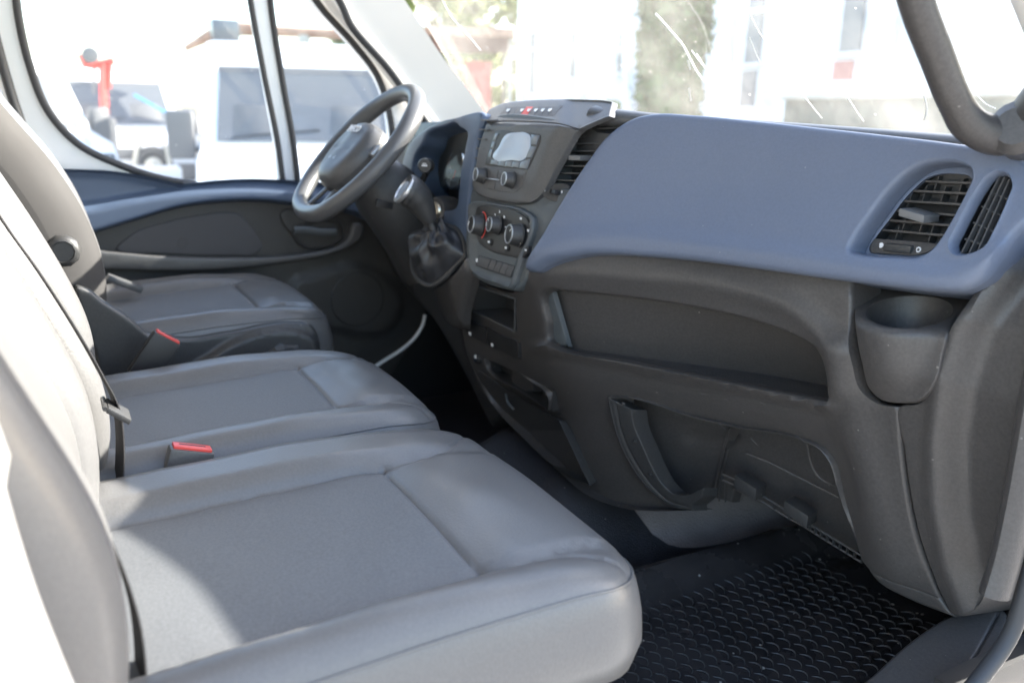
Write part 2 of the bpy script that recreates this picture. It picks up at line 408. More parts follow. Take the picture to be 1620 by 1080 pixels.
# ================================================================== CAB: surfaces
_fx = np.array([-1.2, -.3, -.13, .0, .12, .18, .27, .38, .5, .65, .8, .92, 1.2]); _fy = np.array([.47, .47, .487, .482, .478, .498, .548, .598, .633, .658, .672, .67, .60])
_xx = np.linspace(-1.2, 1.2, 481); _yy = np.interp(_xx, _fx, _fy); _yy = np.convolve(np.pad(_yy, 8, 'edge'), np.ones(17)/17, 'valid')
def fx(x): return np.interp(x, _xx, _yy)
def ky(z): return .35*np.maximum(z-.7, 0)+.25*np.maximum(.62-z, 0)
def G(off=0.): return lambda X: X[:, 1]-fx(X[:, 0])-ky(X[:, 2])-off
gB = G(0.); gL = G(.028)
def gplane(n, p):
    n = np.array(n, float); p = np.array(p, float); return lambda X: -((X-p)@n)
def ztop(x): return np.interp(x, [-1, -.6, -.2, -.12, .12, .16, .26, .5, .9], [.86, .885, .925, .953, .955, .926, .920, .914, .902])
OUT = (0, -1, .22)
# ================================================================== DASHBOARD
D = thing('dashboard', 'blue and charcoal van dashboard with centre console, vents and open shelf', 'dashboard', (.3, .7, .03))
# right hand vents outlines
V1 = Z(1300, 200, 3.856, [(292, 742), (330, 680), (420, 562), (500, 452), (580, 368), (650, 312), (730, 290), (830, 290), (900, 305), (926, 335), (912, 380), (870, 470), (810, 570), (750, 665), (700, 722), (655, 765), (600, 783), (450, 783), (340, 775), (297, 765)])
V1o = spl(Z(1300, 200, 3.856, [(203, 762), (235, 680), (320, 550), (430, 405), (540, 300), (640, 248), (750, 230), (870, 240), (932, 275), (938, 320), (915, 380), (860, 490), (800, 600), (745, 690), (690, 755), (630, 792), (450, 795), (280, 785)]), True, 4)
V2 = Z(1300, 200, 3.856, [(832, 742), (870, 640), (930, 520), (1000, 398), (1060, 325), (1110, 303), (1160, 318), (1180, 360), (1152, 450), (1110, 550), (1060, 655), (1020, 730), (960, 762), (880, 778), (845, 770)])
V2s = spl(V2, True, 4)
blue_ol = [(838, 429), (843, 410), (868, 362), (903, 302), (938, 250), (962, 219), (985, 200), (1010, 187), (1040, 181), (1100, 183), (1200, 192), (1300, 203), (1400, 214), (1500, 226), (1570, 237), (1625, 255), (1655, 300), (1640, 345), (1611, 375), (1585, 415), (1559, 446), (1533, 459), (1481, 461), (1430, 456), (1352, 446), (1300, 439), (1200, 425), (1100, 412), (1020, 405), (960, 402), (920, 404), (890, 411), (865, 421), (850, 430)]
def rel_blue(P, d):
    r = .003*sm(-segd(P, V2s)+0, -11, -3)+.002*sm(-segd(P, V1o), -9, -2)
    # soft shoulder running under the top edge, and thickened lower roll
    top = spl([(985, 222), (1040, 205), (1200, 212), (1400, 234), (1600, 262)], False, 8)
    r += -.006*np.exp(-(segd(P, top, False)/10)**2)*0
    low = spl([(850, 415), (890, 390), (960, 378), (1100, 388), (1300, 414), (1420, 432), (1530, 436), (1590, 400)], False, 8)
    r += .007*np.exp(-(segd(P, low, False)/16)**2)
    r += -.008*np.exp(-((P[:, 0]-1130)/220)**2-((P[:, 1]-300)/70)**2)
    return r
blue = panel('glovebox_panel', 'blue', D, blue_ol, gB, OUT, [V1o, V2], er=9, H=.012, wall=((0, .05), (-1, .08)), hwall=[((0, .008), (0, .026)), ((0, .003),)], grid=9, rel=rel_blue, step=5)
# lower fascia ------------------------------------------------------
shelf = [(865, 462), (872, 459), (900, 461), (1000, 471), (1100, 486), (1200, 509), (1262, 532), (1300, 556), (1318, 590), (1322, 633, 1), (1150, 600), (1000, 571), (885, 547), (872, 540), (867, 510)]
left_edge = [(738, 440), (733, 480), (733, 520), (742, 565), (755, 595), (783, 645), (825, 690), (878, 740), (930, 783), (985, 803), (1040, 808), (1092, 806, 1)]
low_ol = left_edge+[(1062, 797), (1027, 773), (1000, 738), (977, 690), (962, 628, 1), (985, 629), (1100, 661), (1167, 676), (1262, 694), (1297, 711), (1313, 733), (1323, 767), (1333, 800), (1347, 833), (1366, 888, 1), (1400, 925), (1440, 947), (1511, 975, 1), (1492, 947), (1472, 900), (1453, 844), (1439, 778), (1430, 711), (1425, 643, 1), (1393, 635), (1376, 620), (1363, 575), (1353, 520), (1351, 430, 1), (1200, 405), (1000, 385), (900, 388), (845, 400), (826, 452), (813, 462), (790, 458), (745, 434, 1)]
binh = Z(700, 440, 3.6, [(182, 40, 1), (428, 122, 1), (426, 300, 1), (180, 180, 1)])
recess = Z(700, 440, 3.6, [(245, 455, 1), (400, 525, 1), (520, 600), (585, 650), (605, 700), (600, 752, 1), (430, 640, 1), (300, 560), (255, 510)])
def rel_low(P, d):
    lip = spl([(835, 548), (880, 553), (1000, 578), (1150, 608), (1325, 645)], False, 8)
    brow = spl([(840, 440), (900, 432), (1000, 438), (1150, 455), (1260, 490), (1325, 560), (1335, 620)], False, 8)
    r = (.014*np.exp(-(segd(P, lip, False)/8)**2)+.010*np.exp(-(segd(P, brow, False)/20)**2))*sm(P[:, 0], 822, 880)
    below = P[:, 1]-np.interp(P[:, 0], [740, 880, 1000, 1150, 1325, 1400], [560, 570, 592, 622, 662, 700])
    r += -.03*sm(below, 0, 90)*sm(1390-P[:, 0], 0, 120)
    # right column: rounded ridge
    col = spl([(1345, 560), (1350, 640), (1375, 760), (1420, 900)], False, 8)
    r += .012*np.exp(-(segd(P, col, False)/34)**2)
    return r
low = panel('lower_fascia', 'brown', D, low_ol, gL, OUT, [shelf, binh, recess], er=5, H=.006, wall=((0, .03), (0, .06)), hwall=[((0, .012), (3, .02)), ((0, .004),), ((0, .012),)], grid=9, rel=rel_low, step=5,
            lines=[([(1372, 896), (1400, 910), (1450, 930), (1490, 946)], .0015, 1.5)])
# scuffs on the shelf lip
rs_ = np.random.RandomState(4)
for k in range(11):
    px_ = rs_.uniform(1010, 1290); py_ = np.interp(px_, [1000, 1150, 1325], [586, 615, 652])+rs_.uniform(-6, 22); L_ = rs_.uniform(3, 13)
    P = hit(np.array([[px_, py_], [px_+L_, py_+L_*rs_.uniform(.1, .5)]]), gL)-np.array([0, .0175, -.001])
    if k < 6: P = hit(np.array([[px_+60, py_+60], [px_+60+L_, py_+60+L_]]), gL)-np.array([0, .006, 0])
    MB().add(sweep(P, .00022, 4)).build('scuff', 'tab', low)
# shelf interior
def gS(X): return X[:, 1]-fx(X[:, 0])-ky(X[:, 2])-.028-.03-.28*np.clip(.72-X[:, 2], 0, .3)*sm(X[:, 0], .1, .5)
panel('shelf_back', 'brown', D, [(866, 440, 1), (1330, 500, 1), (1345, 620, 1), (1250, 612), (1100, 588), (980, 562), (893, 551, 1), (870, 470)], gS, OUT, er=2, H=.001, wall=((0, .01),), grid=12)
# shelf floor: thin slab following the lip
xs = np.linspace(.13, .80, 30)
lipP = hit(np.stack([np.linspace(866, 1324, 30), np.interp(np.linspace(866, 1324, 30), [866, 1000, 1150, 1324], [549, 574, 603, 637])], 1), gL)
A = lipP+np.array([0, -.002, -.004]); B = lipP+np.array([0, .16, .004])
mf = mat('ribbed_shelf_rubber', (.06, .058, .058), .5, bump=1, bscale=260, kind='checker', bdist=.002); M['shelfmat'] = mf
M['bin'] = mat('bin_rubber', (.075, .073, .072), .5, bump=1, bscale=330, kind='checker', bdist=.002)
MB().add(strip(A, B, (0, 0, -.012))).build('shelf_floor', 'shelfmat', D)
# left cheek of the shelf (wedge, with a bluish reflection put into its colour)
panel('shelf_cheek', 'mid', D, [(867, 462, 1), (874, 461, 1), (899, 548, 1), (874, 543, 1)], lambda X: X[:, 1]-fx(X[:, 0])-ky(X[:, 2])-.028-.012-.4*np.maximum(X[:, 0]-.145, 0), OUT, er=1, H=.001, wall=((0, .01),), grid=8, step=6)
# cup holder ---------------------------------------------------------
cup_c = np.array([.716, .719]); cz0 = .688
def gC(X):
    base = X[:, 1]-fx(X[:, 0])-ky(X[:, 2])-.016
    zt = cz0+.26*(X[:, 1]-cup_c[1])
    dz = np.clip((zt-X[:, 2])/.116, 0, 1)
    rr = .063*(1-.12*dz-.88*dz**2.2)**.7-.001
    tub = np.where(dz >= 1, -1, rr-np.sqrt((X[:, 0]-cup_c[0])**2+(X[:, 1]-cup_c[1])**2))
    k = .022; h = np.clip(.5+.5*(tub-base)/k, 0, 1); u = base*(1-h)+tub*h+k*h*(1-h)
    k = .012; ledge = zt-X[:, 2]+.003; h = np.clip(.5+.5*(u-ledge)/k, 0, 1); u = u*(1-h)+ledge*h-k*h*(1-h)
    return np.maximum(u, base-.11)
cup_ol = [(1354, 430, 1), (1355, 520), (1365, 575), (1378, 617), (1395, 632), (1425, 637), (1455, 633), (1471, 620), (1483, 600), (1494, 555), (1508, 512), (1530, 480), (1556, 452, 1), (1545, 435), (1450, 425)]
th = np.linspace(0, 2*np.pi, 41)[:-1]
def pixl(X):
    v = np.asarray(X)-CAM; t = v@CD; return np.stack([810+F*(v@CR)/t, 540-F*(v@CU)/t], 1)
_cx = cup_c[0]+.051*np.cos(th); _cy = cup_c[1]+.001+.051*np.sin(th); rim = np.stack([_cx, _cy, cz0+.26*(_cy-cup_c[1])+.0022], 1)
cup_h = pixl(rim)
cup = panel('cup_holder', 'brown', D, cup_ol, gC, OUT, [cup_h], er=2.5, H=.003, wall=((0, .03),), hwall=[None], grid=5, step=4)
MBc = MB(); n = len(rim); V = list(rim); cen = rim.mean(0)
for s_, dz in ((.985, -.003), (.95, -.010), (.9, -.03), (.84, -.07), (.8, -.075)): V += [cen+(p-cen)*s_+np.array([0, 0, dz]) for p in rim]
Fc = [(i+k*n, (i+1) % n+k*n, (i+1) % n+(k+1)*n, i+(k+1)*n) for k in range(5) for i in range(n)]+[tuple(5*n+i for i in range(n))]
mk('cup_well', V, Fc, 'brown', cup)
# dash end piece ------------------------------------------------------
end_ol = [(1553, 452, 1), (1532, 481), (1511, 514), (1497, 556), (1486, 602), (1473, 624), (1456, 637), (1427, 642), (1433, 711), (1442, 778), (1456, 844), (1475, 900), (1495, 947), (1513, 973), (1530, 973), (1546, 960), (1568, 905), (1590, 840), (1612, 740), (1640, 600), (1665, 420), (1650, 330), (1600, 370), (1575, 410)]
def rel_end(P, d):
    cx = np.interp(P[:, 1], [430, 520, 600, 700, 800, 900, 970], [1600, 1530, 1503, 1490, 1492, 1512, 1540])
    return -.022*sm(P[:, 0]-cx, -6, 34)+.006*np.exp(-((P[:, 0]-cx+12)/12)**2)
panel('end_cap', 'brown', D, end_ol, gL, OUT, er=4, H=.005, wall=((0, .04), (0, .2)), grid=9, rel=rel_end, step=5)
# dash top ------------------------------------------------------------
nx, ny = 60, 10; V = []; Fc = []
for i in range(nx):
    x = -.93+1.85*i/(nx-1)
    for j in range(ny):
        t = j/(ny-1); y0 = fx(x)+ky(.93)+.012; y = y0+(1.20-.30*x*x-y0)*t
        zt = ztop(x)-.004; z = zt-.018*(1-min(1, j/1.5))**2-.02*t*t*(zt > .9)
        z = z+(min(z, .912)-z)*float(sm(np.float64(t), .12, .40)); V.append((x, y, z))
for i in range(nx-1):
    for j in range(ny-1): Fc.append((i*ny+j, (i+1)*ny+j, (i+1)*ny+j+1, i*ny+j+1))
b0 = len(V)
for i in range(nx): V.append((V[i*ny][0], V[i*ny][1]+.01, V[i*ny][2]-.12))
for i in range(nx-1): Fc.append((i*ny, b0+i, b0+i+1, (i+1)*ny))
mk('dash_top', 'dark', None, None) if False else mk('dash_top', V, Fc, 'dark', D)
# ledge strip over the blue panel: a rolled lip along the rear edge of the dash top
xs = np.concatenate([np.linspace(.145, .24, 7), np.linspace(.27, .97, 22)])
lipc = np.array([(x, fx(x)+ky(.93)+.030, np.interp(x, [.12, .165, .26, .5, .9], [.938, .930, .922, .912, .896])) for x in xs])
MB().add(sweep(lipc, np.interp(xs, [.12, .15, .3, 1], [.016, .016, .0145, .013]), 14, up=(0, 0, 1), sec=[(1.6*math.cos(t), math.sin(t)) for t in np.linspace(0, 2*np.pi, 15)[:-1]])).build('top_lip', 'pod', D)
# ------------------------------------------------------------------ centre stack
def gPod(X):
    y0 = .486+.12*(X[:, 0]+.13)+.17*np.clip(X[:, 2]-.78, -.3, .13)+1.5*np.maximum(X[:, 2]-.912, 0)
    return X[:, 1]-y0
def gMid(X): return X[:, 1]-np.maximum(.490+.10*(X[:, 0]+.13)+.17*(X[:, 2]-.78), (fx(X[:, 0])+ky(X[:, 2])+.010)*(X[:, 0] > .10)+.01*(X[:, 0]-.1))
def gVent(X): return X[:, 1]-(.510+.55*(X[:, 0]-.1)+.35*(X[:, 2]-.78))
stack = panel('console_body', 'mid', D, [(744, 335), (748, 300), (762, 250), (772, 196), (900, 190), (985, 200), (1000, 210), (940, 262), (900, 320), (868, 378), (848, 412), (832, 447), (820, 459), (795, 456), (756, 440), (744, 428), (741, 411), (740, 356)], lambda X: gMid(X)-.012, OUT, er=4, H=.005, wall=((0, .06),), grid=9,
              rel=lambda P, d: .0*d, step=5, holes=[[(921, 200, 1), (980, 189, 1), (984, 200), (944, 243), (905, 300, 1), (868, 292, 1)]], hwall=[((0, .05),)])
surround = panel('climate_surround', 'mid', D, Z(700, 300, 5.4, [(250, 112), (330, 97), (500, 120), (700, 170), (778, 235), (786, 300), (762, 420), (700, 560), (640, 740), (615, 810), (590, 842), (480, 812), (300, 742), (248, 690), (234, 600), (232, 300)]), gMid, OUT, er=3.5, H=.005, wall=((0, .008),), grid=6, step=4,
                 rel=lambda P, d: -.006*sm(d, 3, 8))
gface = lambda X: gMid(X)+.001
face = panel('climate_face', 'gloss', D, Z(700, 300, 5.4, [(300, 152), (340, 136), (480, 150), (660, 200), (728, 250), (750, 310), (737, 420), (712, 560), (680, 586), (600, 574), (400, 518), (322, 460), (292, 400), (286, 200)]), gface, OUT, er=1.2, H=.0015, wall=((0, .01),), grid=8, step=3)
pod_ol = Z(700, 140, 5.4, [(385, 300), (400, 190), (440, 165), (520, 130), (700, 105), (1000, 92), (1250, 96), (1400, 105), (1448, 116), (1438, 180), (1425, 238, 1), (1300, 290), (1210, 330), (1160, 360), (1085, 470), (1010, 610), (950, 720), (902, 820), (850, 905), (760, 975), (680, 987), (500, 967), (350, 930), (292, 890), (268, 830), (290, 700), (330, 480)])
def rel_pod(P, d):
    s = Z(700, 140, 5.4, [(450, 372), (860, 392), (850, 520), (745, 700), (600, 895), (350, 840), (350, 640)])
    lcol = np.interp(P[:, 1], [200, 230, 260, 290, 315], [890, 872, 862, 850, 835])
    return -.008*sm(P[:, 0]-lcol, -4, 18)
pod = panel('radio_pod', 'pod', D, pod_ol, gPod, OUT, er=4, H=.006, wall=((0, .012),), grid=6, rel=rel_pod, step=4,
            lines=[(Z(700, 140, 5.4, [(386, 302), (500, 290), (700, 290), (900, 300), (1050, 318), (1158, 356)]), .003, 1.0)])
def onpod(P): return hit(np.atleast_2d(P), gPod)
# frames on the pod / mid faces
nP = unit((-.12, -1, .17)); xP = unit(np.cross(nP, (0, 0, 1)))*-1; xP = unit(np.cross((0, 0, 1), nP)); uP = unit(np.cross(nP, xP))
if xP[0] < 0: xP = -xP
uP = unit(np.cross(xP, -nP)); uP = uP if uP[2] > 0 else -uP
def poly_plate(name, pts, g, m, parent, lift=.001, thick=.004, step=3, er=.8, **k):
    return panel(name, m, parent, pts, lambda X: g(X)+lift, OUT, er=er, H=.0008, wall=((0, thick),), grid=10, step=step, **k)
radio = poly_plate('radio_face', Z(700, 140, 5.4, [(455, 378), (640, 372), (790, 385), (838, 400), (838, 440), (800, 540), (728, 696, 1), (560, 680), (362, 652, 1), (385, 560), (430, 420)]), gPod, 'gloss', D, lift=.0065)
poly_plate('screen', Z(700, 140, 5.4, [(545, 395), (640, 376), (715, 380), (748, 405), (752, 460), (715, 590), (680, 618), (600, 615), (440, 604), (432, 592), (480, 500)]), gPod, 'screen', radio, lift=.008, thick=.001)
for q in ([(760, 395), (830, 400), (800, 480), (755, 478)], [(752, 492), (800, 500), (758, 592), (712, 590)], [(420, 610), (478, 614), (468, 655), (408, 645)], [(482, 616), (536, 620), (528, 664), (472, 657)], [(540, 621), (596, 625), (586, 670), (532, 664)], [(600, 627), (662, 630), (650, 676), (590, 671)], [(668, 630), (750, 600), (722, 688), (655, 680)], [(452, 385), (480, 383), (455, 440), (432, 440)], [(428, 455), (450, 455), (435, 510), (412, 500)], [(408, 520), (430, 525), (412, 590), (388, 580)]):
    poly_plate('key', Z(700, 140, 5.4, [p+(1,) for p in q]), gPod, 'key', radio, lift=.0085, thick=.001, step=6)
keyp = poly_plate('keypad', Z(700, 140, 5.4, [(360, 668), (440, 672), (720, 712), (700, 790), (620, 888), (545, 886), (380, 850), (330, 820), (340, 740)]), gPod, 'pod', D, lift=.006)
for q in ([(425, 690), (478, 696), (465, 765), (418, 760)], [(484, 698), (540, 704), (530, 770), (472, 767)], [(400, 795), (452, 800), (440, 862), (386, 850)], [(460, 802), (512, 806), (500, 876), (448, 866)], [(660, 706), (716, 714), (690, 770), (650, 740)]):
    poly_plate('key', Z(700, 140, 5.4, [p+(1,) for p in q]), gPod, 'pod', keyp, lift=.0075, thick=.001, step=6)
bar = hit(np.array(Z(700, 140, 5.4, [(415, 775), (525, 790)])), gPod); MB().add(sweep(bar+nP*.010, .0016, 8)).build('trim_bar', 'silver', keyp)
def knob(px, py, g, r, h, parent, capm='gloss', ring='silver', name='knob', taper=.9, pos=60, ridges=0, ndl=True, lift=.004):
    c = hit(np.array([[px, py]]), g)[0]+nP*lift
    jag = (lambda k, rr: 1-.03*((k % 4) == 0)) if ridges else None
    kb = MB().add(lathe(c, nP, [(r*1.12, 0), (r*1.12, .002), (r*1.02, .003), (r, .005), (r*taper, h-.001), (r*taper*.96, h)], 32, jag=jag)).build(name, 'dark', parent)
    MB().add(lathe(c+nP*(h-.0008), nP, [(r*taper*.80, 0), (r*taper*.99, 0), (r*taper*.99, .0016), (r*taper*.84, .0018), (r*taper*.80, .0004)], 32)).build('knob_ring', ring, kb)
    MB().add(lathe(c+nP*(h-.0006), nP, [(r*taper*.82, 0), (r*taper*.82, .001), (.0002, .0013)], 32)).build('knob_cap', capm, kb)
    if ndl:
        d = math.cos(rad(pos))*xP+math.sin(rad(pos))*uP
        MB().add(vbox(c+nP*(h+.0009)+d*r*taper*.58, d*r*.16, np.cross(nP, d)*r*.035, nP*.0004)).build('pointer', 'white', kb)
    return kb
knob(770, 279, gPod, .0145, .017, keyp, capm='pod', ndl=False, lift=.007); knob(815.5, 286, gPod, .0145, .017, keyp, capm='pod', ndl=False, lift=.007)
knob(763.5, 357, gMid, .0195, .021, face, pos=165, ridges=1); knob(791, 357, gMid, .0165, .019, face, pos=120, ridges=1); knob(825, 373, gMid, .0205, .022, face, pos=50, ridges=1)
# temperature arcs (flat print)
def arc(cpx, cpy, r, a0, a1, m, wdt=.0014):
    c = hit(np.array([[cpx, cpy]]), gface)[0]+nP*.0032; aa = np.radians(np.linspace(a0, a1, 14))
    A = [c+(xP*math.cos(a)+uP*math.sin(a))*(r-wdt) for a in aa]; B = [c+(xP*math.cos(a)+uP*math.sin(a))*(r+wdt) for a in aa]
    MB().add(strip(A, B, -nP*.0005)).build('temperature_mark', m, face)
arc(763.5, 357, .0265, 100, -62, 'redl'); arc(763.5, 357, .0265, 132, 106, 'bluel')
def decal(pts, g, m, parent, name='print_mark', lift=.0032):
    P = hit(np.array(pts), g)+nP*lift; n = len(P)
    mk(name, list(P)+list(P-nP*.0006), [tuple(range(n)), tuple(range(2*n-1, n-1, -1))]+[(i, (i+1) % n, n+(i+1) % n, n+i) for i in range(n)], m, parent, smooth=False)
for zx, zy, a, b in ((500, 190, 3, 12), (462, 215, 3, 9), (540, 235, 6, 12), (553, 322, 6, 7), (682, 248, 9, 12), (746, 352, 9, 14), (724, 518, 8, 10)):
    decal(Z(700, 300, 5.4, [(zx-a, zy-b), (zx+a, zy-b*.6), (zx+a*.6, zy+b), (zx-a, zy+b*.6)]), gface, 'white', face)
for zx, zy in ((421, 450), (567, 500)):
    c = hit(np.array(Z(700, 300, 5.4, [(zx, zy)])), gface)[0]
    bt = MB().add(lathe(c+nP*.001, nP, [(.0065, 0), (.0065, .002), (.005, .003)], 20)).build('round_button', 'black', face)
    decal(Z(700, 300, 5.4, [(zx-14, zy-8), (zx+2, zy-12), (zx+4, zy+10), (zx-10, zy+8)]), gface, 'white', bt, lift=.0055)
# switch row under the climate face
def quadlerp(q, u, v): q = [np.array(p, float) for p in q]; return (q[0]*(1-u)+q[1]*u)*(1-v)+(q[3]*(1-u)+q[2]*u)*v
q = Z(700, 300, 5.4, [(318, 566), (616, 657), (580, 746), (286, 646)])
poly_plate('switch_frame', [tuple(quadlerp(q, u, v))+(1,) for u, v in ((-.02, -.06), (1.02, -.06), (1.02, 1.06), (-.02, 1.06))], gMid, 'black', D, lift=-.0005, step=8)
for u0, u1 in ((.0, .32), (.335, .49), (.505, .66), (.675, .83), (.845, .995)):
    s_ = poly_plate('switch', [tuple(quadlerp(q, u, v))+(1,) for u, v in ((u0, .02), (u1, .02), (u1, .98), (u0, .98))], gMid, 'pod', D, lift=.003, step=8)
decal(Z(700, 300, 5.4, [(308, 590), (322, 592), (318, 622), (306, 618)]), gMid, 'white', D, lift=.0055)
# top switch row with the red hazard switch
q = Z(700, 140, 5.4, [(540, 155), (1016, 152), (955, 236), (480, 236)])
poly_plate('top_switch_frame', [tuple(quadlerp(q, u, v))+(1,) for u, v in ((-.015, -.06), (1.015, -.06), (1.015, 1.06), (-.015, 1.06))], gPod, 'black', D, lift=.0065, step=8)
for k in range(8):
    u0, u1 = k/8+.004, (k+1)/8-.004
    s_ = poly_plate('switch', [tuple(quadlerp(q, u, v))+(1,) for u, v in ((u0, .04), (u1, .04), (u1, .96), (u0, .96))], gPod, 'redl' if k == 3 else 'dark', D, lift=.0085, step=8, label='red hazard switch' if k == 3 else None)
    if k in (1, 3, 4, 5, 6, 7):
        a = quadlerp(q, u0+.03, .35); b_ = quadlerp(q, u1-.03, .35); c_ = quadlerp(q, u1-.04, .65); d_ = quadlerp(q, u0+.04, .6)
        decal([a, b_, c_, d_], gPod, 'white', s_, lift=.0105)
# central right vent: slats, thumbwheel plate
ventb = MB().add(vbox(hit(np.array([[925, 245]]), gVent)[0]+np.array([.012, .075, -.012]), (.06, .033, 0), (0, .003, 0), (0, 0, .06))).build('air_vent', 'black', D)
def slat(a, b, g, parent, m='dark', dv=(0, .018, -.003), th=(0, 0, .0016), name='slat', off=.004):
    P = hit(np.array([a, b]), g)+np.array([0, off, 0]); dv = np.array(dv)
    return MB().add(vbox((P[0]+P[1])/2+dv/2, (P[1]-P[0])/2, dv/2, np.array(th)/2*1.6, .0004)).build(name, m, parent)
for x0, y0, x1, y1 in ((1205, 322, 1500, 312), (1165, 350, 1490, 335), (1130, 410, 1420, 402), (1090, 470, 1365, 468), (1050, 535, 1310, 535), (1015, 600, 1260, 600), (985, 660, 1215, 664), (950, 720, 1180, 728), (925, 780, 1130, 790)):
    a, b = Z(700, 140, 5.4, [(x0, y0), (x1, y1)]); slat(a, b, gVent, ventb)
P = hit(np.array(Z(700, 140, 5.4, [(1165, 605), (1230, 600)])), gVent)
MB().add(vbox(P.mean(0)+np.array([0, -.006, .002]), (.011, .005, 0), (0, .012, 0), (0, 0, .0045), .0015)).build('vent_tab', 'tab', ventb)
plate = poly_plate('vent_plate', Z(700, 140, 5.4, [(915, 828), (1085, 838), (1040, 925), (1010, 960), (860, 905)]), gVent, 'dark', D, lift=-.002)
P = hit(np.array(Z(700, 140, 5.4, [(960, 885)])), gVent)[0]
MB().add(vbox(P, xP*.010, nP*.006, uP*.004, .0015)).build('thumb_wheel', 'black', plate)
for zx, m_ in ((887, 'white'), (1034, 'white')):
    c = hit(np.array(Z(700, 140, 5.4, [(zx, 873 if zx < 900 else 887)])), gVent)[0]+nP*.003
    MB().add(lathe(c, nP, [(.0024, 0), (.0024, .0006)] if zx < 900 else [(.0013, 0), (.0026, 0), (.0026, .0006), (.0013, .0006), (.0013, 0)], 14)).build('print_mark', m_, plate)
# left vent slats between hood and pod
for k in range(11):
    y = 190+k*15; x = 768-(y-190)*.155
    P0 = onp(x-5, y, 'y', .50); slp = MB().add(vbox(P0+np.array([.012, .012, 0]), (.016, 0, 0), (0, .014, 0), (0, 0, .0012))).build('slat', 'pod', ventb)
# bin lining, lower switches, socket, recess lining
P = hit(np.array(Z(700, 440, 3.6, [(178, 34), (434, 118), (432, 306), (176, 186)])), gL)
bk = P+np.array([.012, .075, .004]); MB().add((list(P+np.array([0, .006, 0]))+list(bk), [(0, 1, 5, 4), (1, 2, 6, 5), (2, 3, 7, 6), (3, 0, 4, 7), (4, 5, 6, 7)])).build('bin_lining', 'bin', D, smooth=False)
fr = Z(700, 440, 3.6, [(182, 38), (430, 120), (428, 304), (180, 184)])
for i in range(4):
    a, b = hit(np.array([fr[i], fr[(i+1) % 4]]), gL)+nP*.006; MB().add(sweep([a, b], .0022, 6)).build('bin_frame', 'pod', D)
q = Z(700, 440, 3.6, [(133, 232), (430, 365), (432, 462), (132, 318)])
for u0, u1 in ((0, .40), (.41, 1.)):
    s_ = poly_plate('rocker_switch', [tuple(quadlerp(q, u, v)) for u, v in ((u0, .02), ((u0+u1)/2, .02), (u1-.01, .04), (u1, .5), (u1-.01, .97), ((u0+u1)/2, 1), (u0+.01, .97), (u0, .5))], gL, 'gloss', D, lift=.013, thick=.012, er=2)
for zx, zy in ((193, 318), (320, 382)):
    decal(Z(700, 440, 3.6, [(zx-6, zy-10), (zx+6, zy-8), (zx+8, zy+12), (zx-4, zy+8)]), gL, 'white', D, lift=.0165, name='switch_mark')
c = hit(np.array(Z(700, 440, 3.6, [(214, 455)])), gL)[0]+nP*.006
sck = MB().add(lathe(c, nP, [(.013, -.01), (.013, .003), (.011, .005), (.010, .001), (.0001, .001)], 24)).build('power_socket', 'black', D)
decal(Z(700, 440, 3.6, [(202, 436), (214, 438), (214, 458), (204, 456)]), gL, 'white', sck, lift=.0095)
P = hit(np.array(Z(700, 440, 3.6, [(225, 440), (420, 515), (620, 640), (615, 760), (430, 650), (240, 545)])), gL)
n = len(P); bk = P+np.array([0, .045, 0]); mk('recess_lining', list(P+np.array([0, .004, 0]))+list(bk), [(i, (i+1) % n, n+(i+1) % n, n+i) for i in range(n)]+[tuple(range(n, 2*n))], 'dark', D, smooth=False)
poly_plate('recess_box', Z(700, 440, 3.6, [(400, 527, 1), (515, 580, 1), (515, 645, 1), (425, 635, 1), (396, 580, 1)]), gL, 'brown', D, lift=-.02, thick=.04, step=8)
# hinged lower flap with latch
flap = panel('lower_flap', 'dark', D, Z(700, 440, 3.6, [(205, 520, 1), (300, 590), (420, 668), (560, 750), (662, 808, 1), (720, 930), (800, 1100), (840, 1180, 1), (640, 1075), (450, 900), (300, 740), (215, 590)]), lambda X: gL(X)+.0, OUT, er=3, H=.004, wall=((0, .004),), grid=9, rel=lambda P, d: -.03*sm(P[:, 1]-600, -30, 100), step=5)
P = hit(np.array(Z(700, 440, 3.6, [(365, 660), (375, 705), (408, 745)])), lambda X: gL(X)+.004)
MB().add(sweep(spl3(P+nP*.002), .003, 8)).build('latch', 'mid', flap)
# ------------------------------------------------------------------ open glovebox cavity
def gcav(X): return X[:, 1]-fx(X[:, 0])-ky(X[:, 2])-.14
cav = panel('glovebox_cavity', 'brown', D, Z(900, 560, 3, [(120, 160, 1), (620, 250, 1), (1100, 350, 1), (1330, 420, 1), (1440, 760, 1), (1440, 960, 1), (1300, 905, 1), (1120, 800, 1), (880, 690, 1), (790, 640, 1), (775, 702, 1), (700, 682, 1), (640, 640, 1), (560, 690, 1), (440, 720, 1), (300, 560, 1)]), gcav, OUT, er=2, H=.002, wall=((0, .02),), grid=12,
            rel=lambda P, d: .006*sm(P[:, 0]-1163, -2, 2)-.012*sm(np.hypot((P[:, 0]-1130)/45., (P[:, 1]-690)/12.), 1.15, .9), step=5,
            lines=[(Z(900, 560, 3, [(860, 470), (960, 510), (1100, 580), (1290, 675)]), .002, 1.2), (Z(900, 560, 3, [(1150, 440), (1165, 520), (1210, 590), (1270, 620)]), .002, 1.2)])
for p0, p1, r_ in (((785, 345), (700, 675), .0016), ((778, 445), (748, 560), .0012), ((740, 590), (735, 690), .0012), ((765, 600), (765, 695), .0012)):
    P = hit(np.array(Z(900, 560, 3, [p0, p1])), gcav)-np.array([0, .012, 0]); MB().add(sweep(P, r_*1.3, 6)).build('cavity_rib', 'brown', D)
